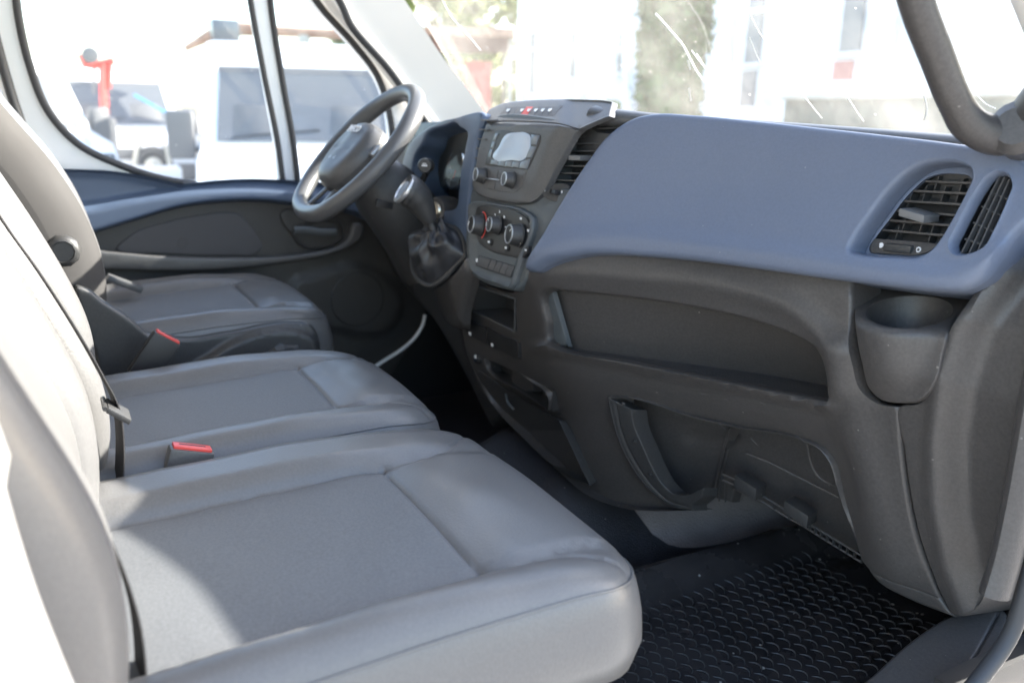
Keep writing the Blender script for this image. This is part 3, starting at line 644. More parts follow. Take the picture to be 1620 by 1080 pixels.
# rail with clip boxes
rp = hit(np.array(Z(900, 560, 3, [(730, 570), (820, 610), (900, 660), (1020, 735), (1120, 790), (1200, 840), (1290, 895), (1395, 960)])), G(.09))
rail = MB()
for dz in (0, -.011): rail.add(sweep(rp+np.array([0, 0, dz]), .0018, 6))
rail = rail.build('hinge_rail', 'brown', D)
for k in range(22):
    t = k/21*(len(rp)-1); i = min(int(t), len(rp)-2); p = rp[i]+(rp[i+1]-rp[i])*(t-i)
    if k % 2 == 0 or k > 12: MB().add(vbox(p+np.array([0, 0, -.0055]), (.0011, 0, 0), (0, .003, 0), (0, 0, .006))).build('rail_tooth', 'dark', rail)
for zx, zy in ((860, 612), (1100, 735)):
    c = hit(np.array(Z(900, 560, 3, [(zx, zy)])), G(.075))[0]
    MB().add(vbox(c+np.array([0, 0, -.004]), (.021, .006, -.006), (-.004, .016, 0), (0, 0, .011), .0012)).build('rail_clip', 'dark', rail)
c = hit(np.array(Z(900, 560, 3, [(840, 650)])), G(.075))[0]; MB().add(vbox(c, (.009, .002, -.0045), (0, .001, 0), (0, 0, .0018))).build('rail_label', 'cream', rail)
# curved arm at the left of the cavity
arm = panel('cavity_arm', 'dark', D, Z(900, 560, 3, [(186, 205, 1), (300, 262, 1), (310, 330), (355, 440), (400, 540), (450, 620), (500, 662), (560, 668), (640, 635, 1), (636, 675, 1), (590, 715, 1), (590, 742, 1), (500, 728), (420, 680), (330, 590), (250, 430), (200, 300)]), G(.032), OUT, er=1.6, H=.002, wall=((0, .035),), grid=8, step=4,
            lines=[(Z(900, 560, 3, [(225, 235), (245, 350), (320, 520), (400, 630), (480, 700), (560, 722)]), .003, 1.6)])
for zx, zy in ((267, 235), (322, 412), (395, 570)):
    c = hit(np.array(Z(900, 560, 3, [(zx, zy)])), G(.030))[0]
    MB().add(lathe(c+nP*.002, nP, [(.0035, 0), (.0035, .004), (.0022, .005), (.0022, .003)], 12)).build('screw_boss', 'brown' if zy < 300 else 'dark', arm)
# ------------------------------------------------------------------ vents in the blue panel
vh = G(.05)
vb = panel('air_vent', 'black', D, V1, vh, OUT, er=1, H=.001, wall=((0, .005),), grid=20, label='large side vent with grey tab')
gV = G(.022)
lin = lambda nm, ol, g0, d0, d1, m_, par: (lambda P: MB().add((list(P+np.array([0, d0, 0]))+list(P+np.array([0, d1, 0])), [(i, (i+1) % len(P), len(P)+(i+1) % len(P), len(P)+i) for i in range(len(P))])).build(nm, m_, par))(hit(ol, g0))
lin('vent_lining', spl(V1, True, 4), G(.024), 0, .03, 'black', blue); lin('vent_lining', V2s, G(.004), 0, .045, 'black', blue)
_e = hit(V1o, gB)+np.array([0, .0255, -.005]); _v = _e-CAM; _t = _v@CD; _px = np.stack([810+F*(_v@CR)/_t, 540-F*(_v@CU)/_t], 1); _px += (_px-_px.mean(0))*.02
panel('vent_rim', 'blue', blue, _px, G(.0245), OUT, [spl(V1, True, 4)], er=1, H=.001, wall=((0, .003),), hwall=[((0, .004),)], grid=12)
for a0, a1, b0, b1 in ((620, 335, 918, 347), (545, 393, 888, 411), (488, 455, 848, 477), (438, 515, 815, 543), (398, 573, 780, 606), (355, 632, 745, 667)):
    a, b = Z(1300, 200, 3.856, [(a0, a1), (b0, b1)]); slat(a, b, gV, vb, m='brown', dv=(0, .024, -.004), th=(0, 0, .0018))
for zx, zy in ((720, 355), (650, 410), (760, 420), (870, 370), (630, 610), (700, 620), (520, 610), (480, 660), (680, 680), (560, 440), (850, 430)):
    P = hit(np.array(Z(1300, 200, 3.856, [(zx, zy)])), G(.04))[0]
    MB().add(vbox(P, (.001, 0, 0), (0, .008, 0), (.002, 0, .011))).build('vane', 'dark', vb)
P = hit(np.array(Z(1300, 200, 3.856, [(628, 548)])), gV)[0]
MB().add(vbox(P+np.array([0, -.012, .002]), (.0165, .003, -.003), (0, .016, 0), (0, 0, .0052), .0022)).build('vent_tab', 'tab', vb)
pl = poly_plate('vent_plate', Z(1300, 200, 3.856, [(296, 744), (322, 684, 1), (500, 696), (712, 716, 1), (650, 765), (600, 781), (450, 781), (340, 773), (300, 765)]), gV, 'brown', vb, lift=.002)
P = hit(np.array(Z(1300, 200, 3.856, [(400, 735), (482, 742), (565, 752)])), gV)
MB().add(vbox(P[1], (P[2]-P[0])/2, (0, .008, 0), (0, 0, .0052), .002)).build('thumb_wheel', 'dark', pl)
nV = unit((-.05, -1, .3))
MB().add(lathe(hit(np.array(Z(1300, 200, 3.856, [(370, 728)])), gV)[0]+nV*.0025, nV, [(.0036, 0), (.0036, .0006)], 16)).build('print_mark', 'white', pl)
MB().add(lathe(hit(np.array(Z(1300, 200, 3.856, [(598, 755)])), gV)[0]+nV*.0025, nV, [(.002, 0), (.0037, 0), (.0037, .0006), (.002, .0006), (.002, 0)], 16)).build('print_mark', 'white', pl)
vb2 = panel('demister_vent', 'black', D, V2, vh, OUT, er=1, H=.001, wall=((0, .005),), grid=20)
gV2 = G(.002)
for a, b in (((1098, 306), (866, 772)), ((1130, 308), (915, 768)), ((1160, 322), (966, 758))):
    P = hit(np.array(Z(1300, 200, 3.856, [a, b])), gV2); MB().add(vbox(P.mean(0), (P[1]-P[0])/2, (.001, 0, .0004), (0, .005, 0))).build('vent_bar', 'pod', vb2)
for a, b in (((1028, 398), (1148, 452)), ((975, 488), (1106, 550)), ((922, 586), (1062, 650)), ((872, 686), (1030, 738))):
    P = hit(np.array(Z(1300, 200, 3.856, [a, b])), gV2)+np.array([0, .004, 0]); MB().add(vbox(P.mean(0), (P[1]-P[0])/2, (0, 0, .0008), (0, .004, 0))).build('vent_bar', 'pod', vb2)
# ------------------------------------------------------------------ instrument hood
gH = gplane((0, -1, 0), (0, .497, 0)); 
def gH(X): return X[:, 1]-(.497+.12*np.maximum(X[:, 2]-.8, 0)+.05*np.maximum(-X[:, 0]-.2, 0))
hood_hole = [(673, 229), (681, 212), (707, 201), (727, 197), (732, 203), (740, 207), (739, 240), (733, 270), (730, 300), (724, 330), (690, 330), (664, 300), (658, 262), (664, 242)]
hood = panel('instrument_hood', 'bluedark', D, [(764, 178), (745, 181), (729, 186), (700, 193), (680, 203), (660, 218), (646, 238), (640, 258), (640, 330), (690, 350), (716, 370), (732, 380), (736, 405), (744, 405), (744, 350), (749, 290), (757, 230)], gH, OUT, [hood_hole], er=3, H=.008, wall=((0, .1),), hwall=[((0, .11),)], grid=7, step=4)
clus = panel('instrument_cluster', 'black', D, [(640, 195, 1), (760, 190, 1), (760, 340, 1), (640, 340, 1)], lambda X: X[:, 1]-(.60+.2*(X[:, 2]-.8)), OUT, er=1, H=.001, wall=((0, .01),), grid=20)
gcl = lambda X: X[:, 1]-(.562+.2*(X[:, 2]-.8)); ncl = unit((0, -1, .2))
for cx_, cy_, r_ in ((722, 268, .048), (676, 262, .040)):
    c = hit(np.array([[cx_, cy_]]), gcl)[0]
    gd = MB().add(lathe(c, ncl, [(r_, -.02), (r_, .004), (r_*.90, .006), (r_*.87, -.004)], 40)).build('gauge', 'chrome', clus)
    MB().add(lathe(c, ncl, [(r_*.92, -.01), (r_*.92, -.003), (.001, -.003)], 40)).build('gauge_dial', 'gloss', gd)
    for k in range(13):
        a = rad(225-k*22.5); d = np.array([math.cos(a), 0, math.sin(a)]); e = np.array([-math.sin(a), 0, math.cos(a)])
        MB().add(vbox(c+d*r_*.76+ncl*-.0022+np.array([0, .2*d[2]*r_*.76, 0]), d*.003, e*.0006, ncl*.0004)).build('tick', 'white', gd)
    MB().add(vbox(c+ncl*.001+np.array([-.35, 0, -.5])*r_*.6, np.array([-.35, 0, -.5])*r_*.5, (.0006, 0, -.0005), ncl*.0004)).build('needle', 'redl', gd)
ls = lambda X: X[:, 1]-(.548+.2*(X[:, 2]-.8))
panel('cluster_lens', 'lens', clus, [(640, 195, 1), (770, 190, 1), (770, 340, 1), (640, 340, 1)], ls, OUT, er=1, H=.0005, wall=((0, .001),), grid=14)
# knee panel and driver footwell backing
def gK(X): return X[:, 1]-(.545+.35*np.maximum(.72-X[:, 2], 0)+.25*np.maximum(X[:, 2]-.72, 0))
panel('knee_panel', 'dark', D, [(575, 300, 1), (635, 300), (660, 325), (690, 345), (745, 350, 1), (745, 470, 1), (735, 520), (690, 500), (640, 450), (610, 420), (585, 380)], gK, OUT, er=4, H=.008, wall=((0, .06),), grid=9, rel=lambda P, d: .012*np.exp(-(segd(P, spl([(600, 390), (640, 400), (672, 425)], False, 6), False)/4)**2))
# lever console
lev = panel('lever_console', 'brown', D, Z(480, 380, 3.6, [(630, 60), (640, 230), (690, 262), (740, 275), (900, 165), (950, 95), (960, 250), (940, 320), (918, 420), (915, 505, 1), (880, 500), (780, 415), (660, 290), (600, 150), (590, 80)]), lambda X: X[:, 1]-(.455+.3*np.maximum(.62-X[:, 2], 0)+.25*np.abs(X[:, 0]+.17)), OUT, er=6, H=.012, wall=((0, .016),), grid=7, step=4)
lev2 = panel('console_flank', 'dark', D, Z(480, 380, 3.6, [(640, 200, 1), (950, 200, 1), (920, 520, 1), (1000, 780), (1160, 980, 1), (1080, 1060, 1), (900, 700), (760, 460), (640, 300)]), lambda X: X[:, 1]-(.54+.25*np.maximum(.6-X[:, 2], 0)), OUT, er=5, H=.01, wall=((0, .05),), grid=9, step=5)
# ================================================================== STEERING WHEEL
WC = np.array([-.452, .36, .84]); thw = rad(46.7); wx = np.array([1., 0, 0]); wm = np.array([0, math.cos(thw), math.sin(thw)]); wn = np.array([0, -math.sin(thw), math.cos(thw)])
W = thing('steering_wheel', 'grey three spoke steering wheel with padded hub in front of the driver seat', 'steering wheel', tuple(WC))
aa = np.linspace(0, 2*np.pi, 73)[:-1]; RW = .186
path = [WC+wx*RW*math.cos(a)+wm*RW*(math.sin(a) if math.sin(a) > -.86 else -.86-(abs(math.sin(a))-.86)*.6)*1.0 for a in aa]
rr_ = [.0190*(1+.10*math.exp(-((abs(a-rad(35))/.25)**2))+.10*math.exp(-((abs(a-rad(145))/.25)**2))) for a in aa]
MB().add(sweep(path, rr_, 16, closed=True)).build('rim', 'wheel', W)
hub = MB()
def wp(u, v, n): return WC+wx*u+wm*v+wn*n
sc_h = 1.28
ol = sc_h*spl([(-.062, .040), (-.075, .005), (-.068, -.035), (-.045, -.068), (0, -.082), (.045, -.068), (.068, -.035), (.075, .005), (.062, .040), (.03, .055), (0, .058), (-.03, .055)], True, .005)
hubo = panel('hub_pad', 'pod', W, ol, lambda P: np.array([wp(p[0], p[1], .004) for p in P]), wn, raw=True, er=.028, H=.030, wall=((0, .02), (.01, .045)), grid=.009, step=.006, rel=lambda P, d: -.003*np.exp(-((P[:, 1]+.012)/.006)**2)*(np.abs(P[:, 0]) < .055)+.004*np.exp(-(P[:, 0]/.03)**2))
for s_ in (-1, 1):
    MB().add(sweep(spl3([wp(s_*.06, .008, -.004), wp(s_*.10, .010, -.006), wp(s_*.14, .012, -.004), wp(s_*.18, .014, 0)]), [.014, .012, .012, .010, .010, .010, .010, .010, .010, .010, .010, .010, .012, .012, .012, .012, .012, .012, .012][:19], 12, up=wn, sec=[(1.7*math.cos(t), .55*math.sin(t)) for t in np.linspace(0, 2*np.pi, 13)[:-1]])).build('spoke', 'wheel', W)
    MB().add(vbox(wp(s_*.098, .012, .003), wx*.020, wm*.014, wn*.004, .003)).build('spoke_trim', 'silver', W)
    MB().add(sweep(spl3([wp(s_*.022, -.06, -.008), wp(s_*.03, -.10, -.008), wp(s_*.038, -.14, -.005), wp(s_*.044, -.178, 0)]), .008, 10, up=wn, sec=[(1.5*math.cos(t), .6*math.sin(t)) for t in np.linspace(0, 2*np.pi, 11)[:-1]])).build('spoke', 'wheel', W)
text3('badge', 'IVECO', .027, wp(0, .036, .0400), wx, wm, 'white', hubo, .0008)
text3('airbag_mark', 'AIRBAG', .012, wp(0, -.045, .0372), wx, wm, 'silver', hubo, .0004)
# column, stalks, ignition
SCo = thing('steering_column', 'dark steering column shroud with stalks and ignition lock behind the wheel', 'steering column', tuple(WC+np.array([0, .1, -.08])))
secs = [];
for n_, (u_, vt, vb_, w_) in enumerate([(0, .030, -.050, .050), (-.02, .045, -.075, .066), (-.07, .055, -.095, .078), (-.12, .055, -.105, .082), (-.18, .05, -.12, .082), (-.26, .03, -.15, .075)]):
    ring = []
    for k in range(24):
        a = 2*math.pi*k/24; c_, s_ = math.cos(a), math.sin(a); e = .7
        uu = math.copysign(abs(c_)**e, c_)*w_; vv = math.copysign(abs(s_)**e, s_); vv = vv*(vt if vv > 0 else -vb_)
        ring.append(wp(uu, vv, -.035+u_))
    secs.append(ring)
V = [p for r in secs for p in r]; Fc = [(i*24+k, i*24+(k+1) % 24, (i+1)*24+(k+1) % 24, (i+1)*24+k) for i in range(5) for k in range(24)]+[tuple(range(23, -1, -1)), tuple(range(120, 144))]
sh = mk('column_shroud', V, Fc, 'dark', SCo)
MB().add(vbox(wp(.074, -.055, -.10), wx*.005, unit(wm*.6-wn)*.020, unit(wm+wn*.6)*.008, .002)).build('slot_cover', 'black', sh)
b0_ = wp(.06, .01, -.11); tip = onp(674, 262, 'x', -.29)
st = MB().add(sweep(spl3([b0_, b0_+(tip-b0_)*.5+np.array([0, .01, -.02]), tip+np.array([-.02, .012, -.012])]), .007, 10)).build('wiper_stalk', 'black', SCo)
ax = unit(CAM-tip+np.array([0, -.5, 0]))
kb = MB().add(lathe(tip-ax*.022, ax, [(.012, 0), (.0155, .004), (.0165, .02), (.0165, .03), (.014, .036)], 24)).build('stalk_knob', 'dark', st)
MB().add(lathe(tip-ax*.022, ax, [(.012, .0358), (.012, .0366)], 20)).build('stalk_cap', 'gloss', kb)
decal_v = tip+ax*.0155; rx_ = unit(np.cross(ax, (0, 0, 1)))
MB().add(vbox(decal_v, rx_*.006, np.cross(ax, rx_)*.0014, ax*.0004)).add(vbox(decal_v+np.array([0, 0, .004]), rx_*.004, np.cross(ax, rx_)*.0008, ax*.0004)).build('print_mark', 'white', kb)
st2 = MB().add(sweep(spl3([wp(-.06, .02, -.1), wp(-.13, .03, -.09), wp(-.17, .035, -.085)]), .007, 10)).build('light_stalk', 'black', SCo)
ig = onp(683, 332, 'x', -.285); axi = unit((.45, -.85, .15))
pod_i = MB().add(lathe(ig-axi*.07, axi, [(.034, 0), (.034, .03), (.030, .05), (.026, .058), (.017, .060)], 28)).build('ignition_housing', 'brown', SCo)
il = MB().add(lathe(ig-axi*.018, axi, [(.018, 0), (.018, .010), (.0145, .013), (.0125, .009), (.0001, .009)], 28)).build('ignition_lock', 'steel', pod_i)
MB().add(vbox(ig-axi*.008, unit(np.cross(axi, (0, 0, 1)))*.0014, (0, 0, .006), axi*.001)).build('key_slot', 'black', il)
# ================================================================== GEAR LEVER
GL = thing('gear_lever', 'gear lever with chrome collared knob and black gathered leather boot beside the radio console', 'gear lever', (-.2, .45, .62))
bt = onp(693, 400, 'x', -.2); base = onp(700, 425, 'x', -.19); kn = onp(643, 300, 'x', -.225)
axl = unit(kn-bt)
nb = 64
bl = spl([(656, 394), (653, 418), (659, 438), (680, 452), (702, 441), (722, 421), (737, 404), (735, 385), (724, 364), (702, 357), (680, 362), (664, 374)], True, 3)
bl = bl[(np.arange(nb)*len(bl)/nb).astype(int)]
gb = lambda X: X[:, 1]-(.452+.45*(X[:, 2]-.62)+.3*(X[:, 0]+.2))
BL = hit(bl, gb); nB = unit((-.15, -.85, .50)); topc = onp(683, 364, 'x', -.208); ctr = BL.mean(0)
axl2 = unit(onp(674, 336, 'x', -.213)-topc); e1 = unit(np.cross(axl2, nB)); e2 = np.cross(axl2, e1)
d0 = BL[0]-ctr; ang = [math.atan2(np.dot(p-ctr, e2), np.dot(p-ctr, e1)) for p in BL]
TP = np.array([topc+.012*(math.cos(a)*e1+math.sin(a)*e2) for a in ang])
V = []; NR = 13
for i in range(NR):
    t = i/(NR-1); tt = t**.8
    for k in range(nb):
        a = ang[k]; p = BL[k]*(1-tt)+TP[k]*tt; c = ctr*(1-tt)+topc*tt
        env = math.sin(math.pi*min(1, t*1.02))
        f = .0065*math.sin(5*a+t*3.2)+.004*math.sin(8*a-t*5+1)+.004*math.sin(t*15+2*math.sin(2*a))
        q = unit(p-c) if np.linalg.norm(p-c) > 1e-6 else e1
        V.append(p+nB*.016*env**.8+(q*.9+nB*.6)*f*env+q*.006*env)
Fc = [(i*nb+k, i*nb+(k+1) % nb, (i+1)*nb+(k+1) % nb, (i+1)*nb+k) for i in range(NR-1) for k in range(nb)]
bo = mk('boot', V, Fc, 'boot', GL, edge=80); sb = bo.modifiers.new('s', 'SUBSURF'); sb.levels = sb.render_levels = 1
MB().add(sweep(BL+nB*.001, .0055, 8, closed=True)).build('boot_ring', 'dark', GL)
kp = [onp(690, 372, 'x', -.205), onp(681, 352, 'x', -.21), onp(674, 336, 'x', -.213), onp(664, 318, 'x', -.217), onp(652, 305, 'x', -.22), onp(641, 300, 'x', -.222)]
MB().add(sweep([topc-axl2*.02, kp[0], kp[1]], [.012, .010, .010], 14)).build('lever', 'black', GL)
kq = spl3(kp[1:], k=6); MB().add(sweep(kq, np.interp(np.linspace(0, 1, len(kq)), [0, .25, .55, .85, 1], [.014, .022, .031, .034, .032]), 24)).build('knob', 'dark', GL)
axk = unit(kp[-1]-kp[-2]+np.array([0, 0, .004])); tp_ = kp[-1]
kc = MB().add(lathe(tp_, axk, [(.032, -.003), (.0336, .001), (.0326, .005), (.0266, .0065), (.0254, .003), (.0001, .003)], 32)).build('knob_collar', 'silver', GL)
MB().add(lathe(tp_+axk*.0032, axk, [(.0250, 0), (.0250, .001), (.0001, .0025)], 24)).build('shift_pattern', 'screen', kc)
# ================================================================== SEATS
def rrect(x0, x1, y0, y1, r, st=.012):
    rs = r if isinstance(r, (list, tuple)) else (r,)*4; P = []
    for (cx, cy, a0, q) in ((x1-rs[1], y1-rs[1], 0, rs[1]), (x0+rs[0], y1-rs[0], 90, rs[0]), (x0+rs[3], y0+rs[3], 180, rs[3]), (x1-rs[2], y0+rs[2], 270, rs[2])):
        for k in range(9): a = rad(a0+k*90/8); P.append((cx+q*math.cos(a), cy+q*math.sin(a)))
    P = np.array(P); out = []
    for i in range(len(P)):
        a, b = P[i], P[(i+1) % len(P)]; L = np.linalg.norm(b-a); k = max(1, int(L/st))
        out += [a+(b-a)*j/k for j in range(k)]
    return np.array(out)
def cushion(par, x0, x1, y0, y1, il, ir, yf, z0, zf, radii, fabric='fabric', sh=.022, front_drop=.03, er=.04, wall=((-.004, .02), (-.006, .05), (.004, .085), (.02, .10))):
    def Mp(P):
        z = z0+(zf-z0)*(P[:, 1]+.25)/.5; z = z-front_drop*np.clip((P[:, 1]-(y1-.13))/.13, 0, 1.3)**2
        return np.stack([P[:, 0], P[:, 1], z-.035], 1)
    def rel(P, d):
        dx = np.maximum(il-P[:, 0], P[:, 0]-ir); fr = P[:, 1]-yf
        bol = sh*sm(dx, -.002, .035)*(1-.85*sm(P[:, 1], -.02, y1-.04))
        ins = .004*(1-((P[:, 0]-(il+ir)/2)/((ir-il)/2))**2)*(dx < 0)
        wr = .0012*np.sin(P[:, 0]*31+np.sin(P[:, 1]*19)*2)*np.sin(P[:, 1]*23+1)
        sd = np.minimum(np.abs(dx-.006), 1); puck = .0005*np.sin(P[:, 1]*150+3*np.sin(P[:, 1]*37))*np.exp(-(sd/.018)**2)+.0007*np.sin((P[:, 0]+P[:, 1]*.6)*60)*np.exp(-((P[:, 1]-yf-.06)/.05)**2)
        return bol+ins+.006*sm(fr, 0, .05)*(dx < .0)+wr*.8+puck
    ln = [(np.array([(il-.006, y) for y in np.linspace(y0+.02, yf-.03, 24)]+[(il+.0, yf)]), .005, .0042), (np.array([(ir+.006, y) for y in np.linspace(y0+.02, yf-.03, 24)]+[(ir, yf)]), .005, .0042),
          (np.array([(x, yf-.012*(1-((x-(il+ir)/2)/((ir-il)/2))**2)*0) for x in np.linspace(il, ir, 20)]), .005, .0038),
          (spl([(il, yf), (il+.005, yf+.04), (il-.008, yf+.09), (x0+.03, y1-.015)], False, .01), .0025, .004), (spl([(ir, yf), (ir+.01, yf+.05), (ir+.02, yf+.10), (x1-.02, y1-.02)], False, .01), .0025, .004)]
    c = panel('seat_cushion', ['vinyl', fabric], par, rrect(x0, x1, y0, y1, radii), Mp, (0, 0, 1), raw=True, er=er, H=.035, wall=wall, grid=.013, step=.012, rel=rel, lines=ln, edge=60, back=True)
    for p in c.data.polygons:
        q = p.center
        if il-.006 < q.x < ir+.006 and y0 < q.y < yf and p.normal.z > .5: p.material_index = 1
    # stitched welt along the top edge
    n_ = rrect(x0+er*.22, x1-er*.22, y0+er*.22, y1-er*.22, [max(.01, r-er*.22) for r in (radii if isinstance(radii, (list, tuple)) else (radii,)*4)])
    nn = Mp(n_); hh = .035*math.sqrt(1-(1-.22)**2)+.0005; dx = np.maximum(il-n_[:, 0], n_[:, 0]-ir)
    nn[:, 2] += hh+sh*sm(dx, -.002, .035)*(1-.85*sm(n_[:, 1], -.02, y1-.04))*.366
    MB().add(sweep(nn, .0016, 6, closed=True, up=(0, 0, 1))).build('welt', 'vinyl', c)
    return c
def backrest(par, x0, x1, tab, zb, h, il, ir, thick=.12, radii=.06, fabric='fabric', vin='vinyl', bol=.03, er=.045):
    o = unit((0, .96, .26)); tz, ty = np.array(tab).T; zq = np.linspace(tz[0], tz[-1], 60); yq = np.interp(zq, tz, ty); yq[4:-4] = np.convolve(yq, np.ones(9)/9, 'valid')
    def Mp(P): return np.stack([P[:, 0], np.interp(P[:, 1]+zb, zq, yq), P[:, 1]+zb], 1)-(.045+bol)*o[None]
    def rel(P, d):
        dx = np.maximum(il-P[:, 0], P[:, 0]-ir); s = P[:, 1]
        return bol*sm(dx, -.002, .04)
    ln = [(np.array([(il-.006, y) for y in np.linspace(.03, h-.06, 30)]), .005, .004), (np.array([(ir+.006, y) for y in np.linspace(.03, h-.06, 30)]), .005, .004)]
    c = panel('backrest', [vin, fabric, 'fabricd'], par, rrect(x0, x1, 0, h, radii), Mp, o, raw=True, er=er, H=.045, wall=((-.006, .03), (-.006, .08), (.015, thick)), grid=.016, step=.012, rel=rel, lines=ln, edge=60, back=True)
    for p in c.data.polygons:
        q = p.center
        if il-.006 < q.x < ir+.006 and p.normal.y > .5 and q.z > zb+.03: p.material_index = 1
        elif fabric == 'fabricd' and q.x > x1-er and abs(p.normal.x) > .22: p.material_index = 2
    return c
bench = thing('passenger_bench', 'grey two person passenger bench with fabric inserts nearest the open door', 'bench seat', (.3, 0, .03))
cushion(bench, .285, .79, -.30, .280, .415, .705, .09, .461, .476, (.09, .085, .05, .04), sh=.024, front_drop=.024)
cushion(bench, -.165, .279, -.30, .268, -.055, .185, .10, .466, .486, (.10, .09, .04, .04), sh=.020)
backrest(bench, .30, .80, [(.38, -.275), (.46, -.252), (.525, -.243), (.588, -.241), (.642, -.252), (.714, -.280), (.769, -.301), (.9, -.35), (1.15, -.45)], .40, .68, .42, .66, bol=.02, fabric='vinyl', thick=.27)
backrest(bench, -.16, .285, [(.38, -.27), (.426, -.251), (.471, -.231), (.523, -.221), (.567, -.221), (.61, -.230), (.645, -.240), (.70, -.262), (.75, -.280), (.82, -.314), (.9, -.35), (1.15, -.46)], .40, .68, -.05, .17, bol=.02, fabric='vinyl')
MB().add(abox(-.14, .77, -.28, .19, .30, .375, .02)).build('bench_frame', 'black', bench)
for x in (-.05, .68):
    for y in (-.22, .14): MB().add(abox(x-.03, x+.03, y-.03, y+.03, .03, .31, .006)).build('leg', 'black', bench)
MB().add(abox(-.10, .74, -.24, .13, .035, .31, .015)).build('storage_box', 'dark', bench)
ds = thing('driver_seat', 'grey driver seat with sunlit patches, between the far door and the bench', 'car seat', (-.6, 0, .03))
cushion(ds, -.845, -.336, -.26, .272, -.72, -.425, .115, .490, .516, (.09, .10, .04, .04), fabric='fabric', sh=.022)
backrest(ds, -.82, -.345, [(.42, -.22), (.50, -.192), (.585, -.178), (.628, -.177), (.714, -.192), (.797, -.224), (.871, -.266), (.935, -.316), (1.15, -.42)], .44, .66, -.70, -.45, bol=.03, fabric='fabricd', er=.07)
gs = lambda X: -(X[:, 0]+.315)
side = panel('side_cover', 'dark', ds, [(122, 452), (140, 458), (160, 474), (200, 500), (234, 528, 1), (252, 530), (290, 535), (360, 526), (470, 511), (492, 514), (503, 530), (506, 556), (500, 600), (420, 640), (250, 660), (170, 640), (150, 560), (130, 500)], gs, (1, 0, .1), er=5, H=.010, wall=((0, .05),), grid=4.5,
             rel=lambda P, d: .018*sm(sdist(P, spl([(290, 590), (330, 560), (362, 540), (475, 523), (492, 530), (500, 556), (440, 610), (330, 620)], True, 6)), -4, 6)+.008*sm(sdist(P, spl([(415, 562), (440, 545), (470, 548), (478, 565), (450, 590), (420, 585)], True, 5)), -1, 2), step=5)
MB().add(abox(-.78, -.35, -.22, .16, .06, .44, .03)).build('seat_base', 'black', ds)
hc = onp(100, 400, 'x', -.31)
MB().add(lathe(hc-np.array([.03, 0, 0]), (1, 0, 0), [(.030, 0), (.030, .012), (.026, .018), (.020, .020), (.018, .016), (.001, .016)], 10)).build('recline_knob', 'dark', ds)
MB().add(vbox(onp(197, 448, 'x', -.69), (.02, 0, 0), (0, .035, -.018), (0, .004, .006), .003)).build('hinge_cover', 'pod', ds)
# buckles ------------------------------------------------------------
def buckle(label, c, up, wv, l=.045, wd=.022, th=.012, loc=None, stalk=True, bm_='black'):
    c = np.array(c, float); up = unit(up); wv = unit(wv-np.dot(wv, up)*up); tv = np.cross(wv, up)
    b = thing('seat_belt_buckle', label, 'buckle', tuple(c-up*l), group='seat belt buckles between the seats')
    bd = MB().add(vbox(c, wv*wd, up*l, tv*th, .004)).build('buckle_body', bm_, b)
    MB().add(vbox(c+up*(l+.0005), wv*wd*.86, tv*th*.72, up*.003, .001)).build('release_button', 'red', b)
    MB().add(vbox(c+up*(l+.0035)-tv*th*.15, wv*wd*.6, tv*th*.10, up*.0004)).build('slot', 'black', b)
    MB().add(sweep(spl3([c-up*l*.95, c-up*(l+.04), c-up*(l+.07)+np.array([0, -.01, -.02])]), .006, 8)).build('stalk', 'black', b)
c1 = (onp(262, 537, 'x', -.2)+onp(224, 594, 'x', -.2))/2
buckle('upright black belt buckle with red button beside the driver seat side cover', c1, onp(262, 537, 'x', -.2)-onp(224, 594, 'x', -.2), (0, .83, -.5), l=.045, wd=.026, th=.013)
c2 = onp(222, 596, 'x', -.15); buckle('low belt buckle whose red top just shows behind the middle cushion', c2-np.array([0, .018, .036]), (0, .45, .9), (0, .9, -.45), l=.036, wd=.022)
c3 = onp(303, 740, 'x', .272); buckle('belt buckle painted as sunlit, poking up between the two bench cushions', c3-np.array([0, .006, .000]), (0, .30, .95), (0, .95, -.30), bm_='pod', l=.030, wd=.029, th=.013)  # lighter grey body instead of black: sunlight put into the colour
# belts ---------------------------------------------------------------
def strap(name, pts, wv, wd, label, par=None):
    P = spl3(pts, k=8); wv = np.array(wv, float); wv = wv/np.linalg.norm(wv)
    A = P-wv*wd; B = P+wv*wd; T = np.gradient(P, axis=0); nn = np.cross(T, wv); nn /= np.linalg.norm(nn, axis=1)[:, None]
    n = len(P); V = list(A)+list(B)+list(A+nn*.0014)+list(B+nn*.0014); Fc = []
    for i in range(n-1): Fc += [(i, i+1, n+i+1, n+i), (2*n+i, 3*n+i, 3*n+i+1, 2*n+i+1), (i, 2*n+i, 2*n+i+1, i+1), (n+i, n+i+1, 3*n+i+1, 3*n+i)]
    return mk(name, V, Fc, 'belt', par, label=None)
b1 = thing('seat_belt', 'black belt strap running down the sunlit middle backrest to its metal tongue', 'seat belt', tuple(onp(185, 640, 'x', .28)), group='belts over the bench backrests')
P1 = [onp(px_, py_, 'x', xx) for px_, py_, xx in ((-60, 240, .30), (2, 345, .30), (62, 430, .30), (120, 520, .30), (160, 590, .30), (184, 640, .295), (191, 700, .29), (189, 760, .28), (186, 800, .27))]
strap('webbing', P1, (1, .15, 0), .022, None, b1)
tg = onp(186, 650, 'x', .315)
MB().add(vbox(tg, (0, .012, -.010), (.022, 0, 0), (0, .002, .003), .002)).add(sweep([tg+np.array([-.022, -.014, .012]), tg+np.array([.022, -.014, .012])], .003, 8)).build('tongue', 'dark', b1)
b2 = thing('seat_belt', 'blurred black belt strap over the nearest backrest beside the pillar', 'seat belt', tuple(onp(100, 715, 'x', .55)), group='belts over the bench backrests')
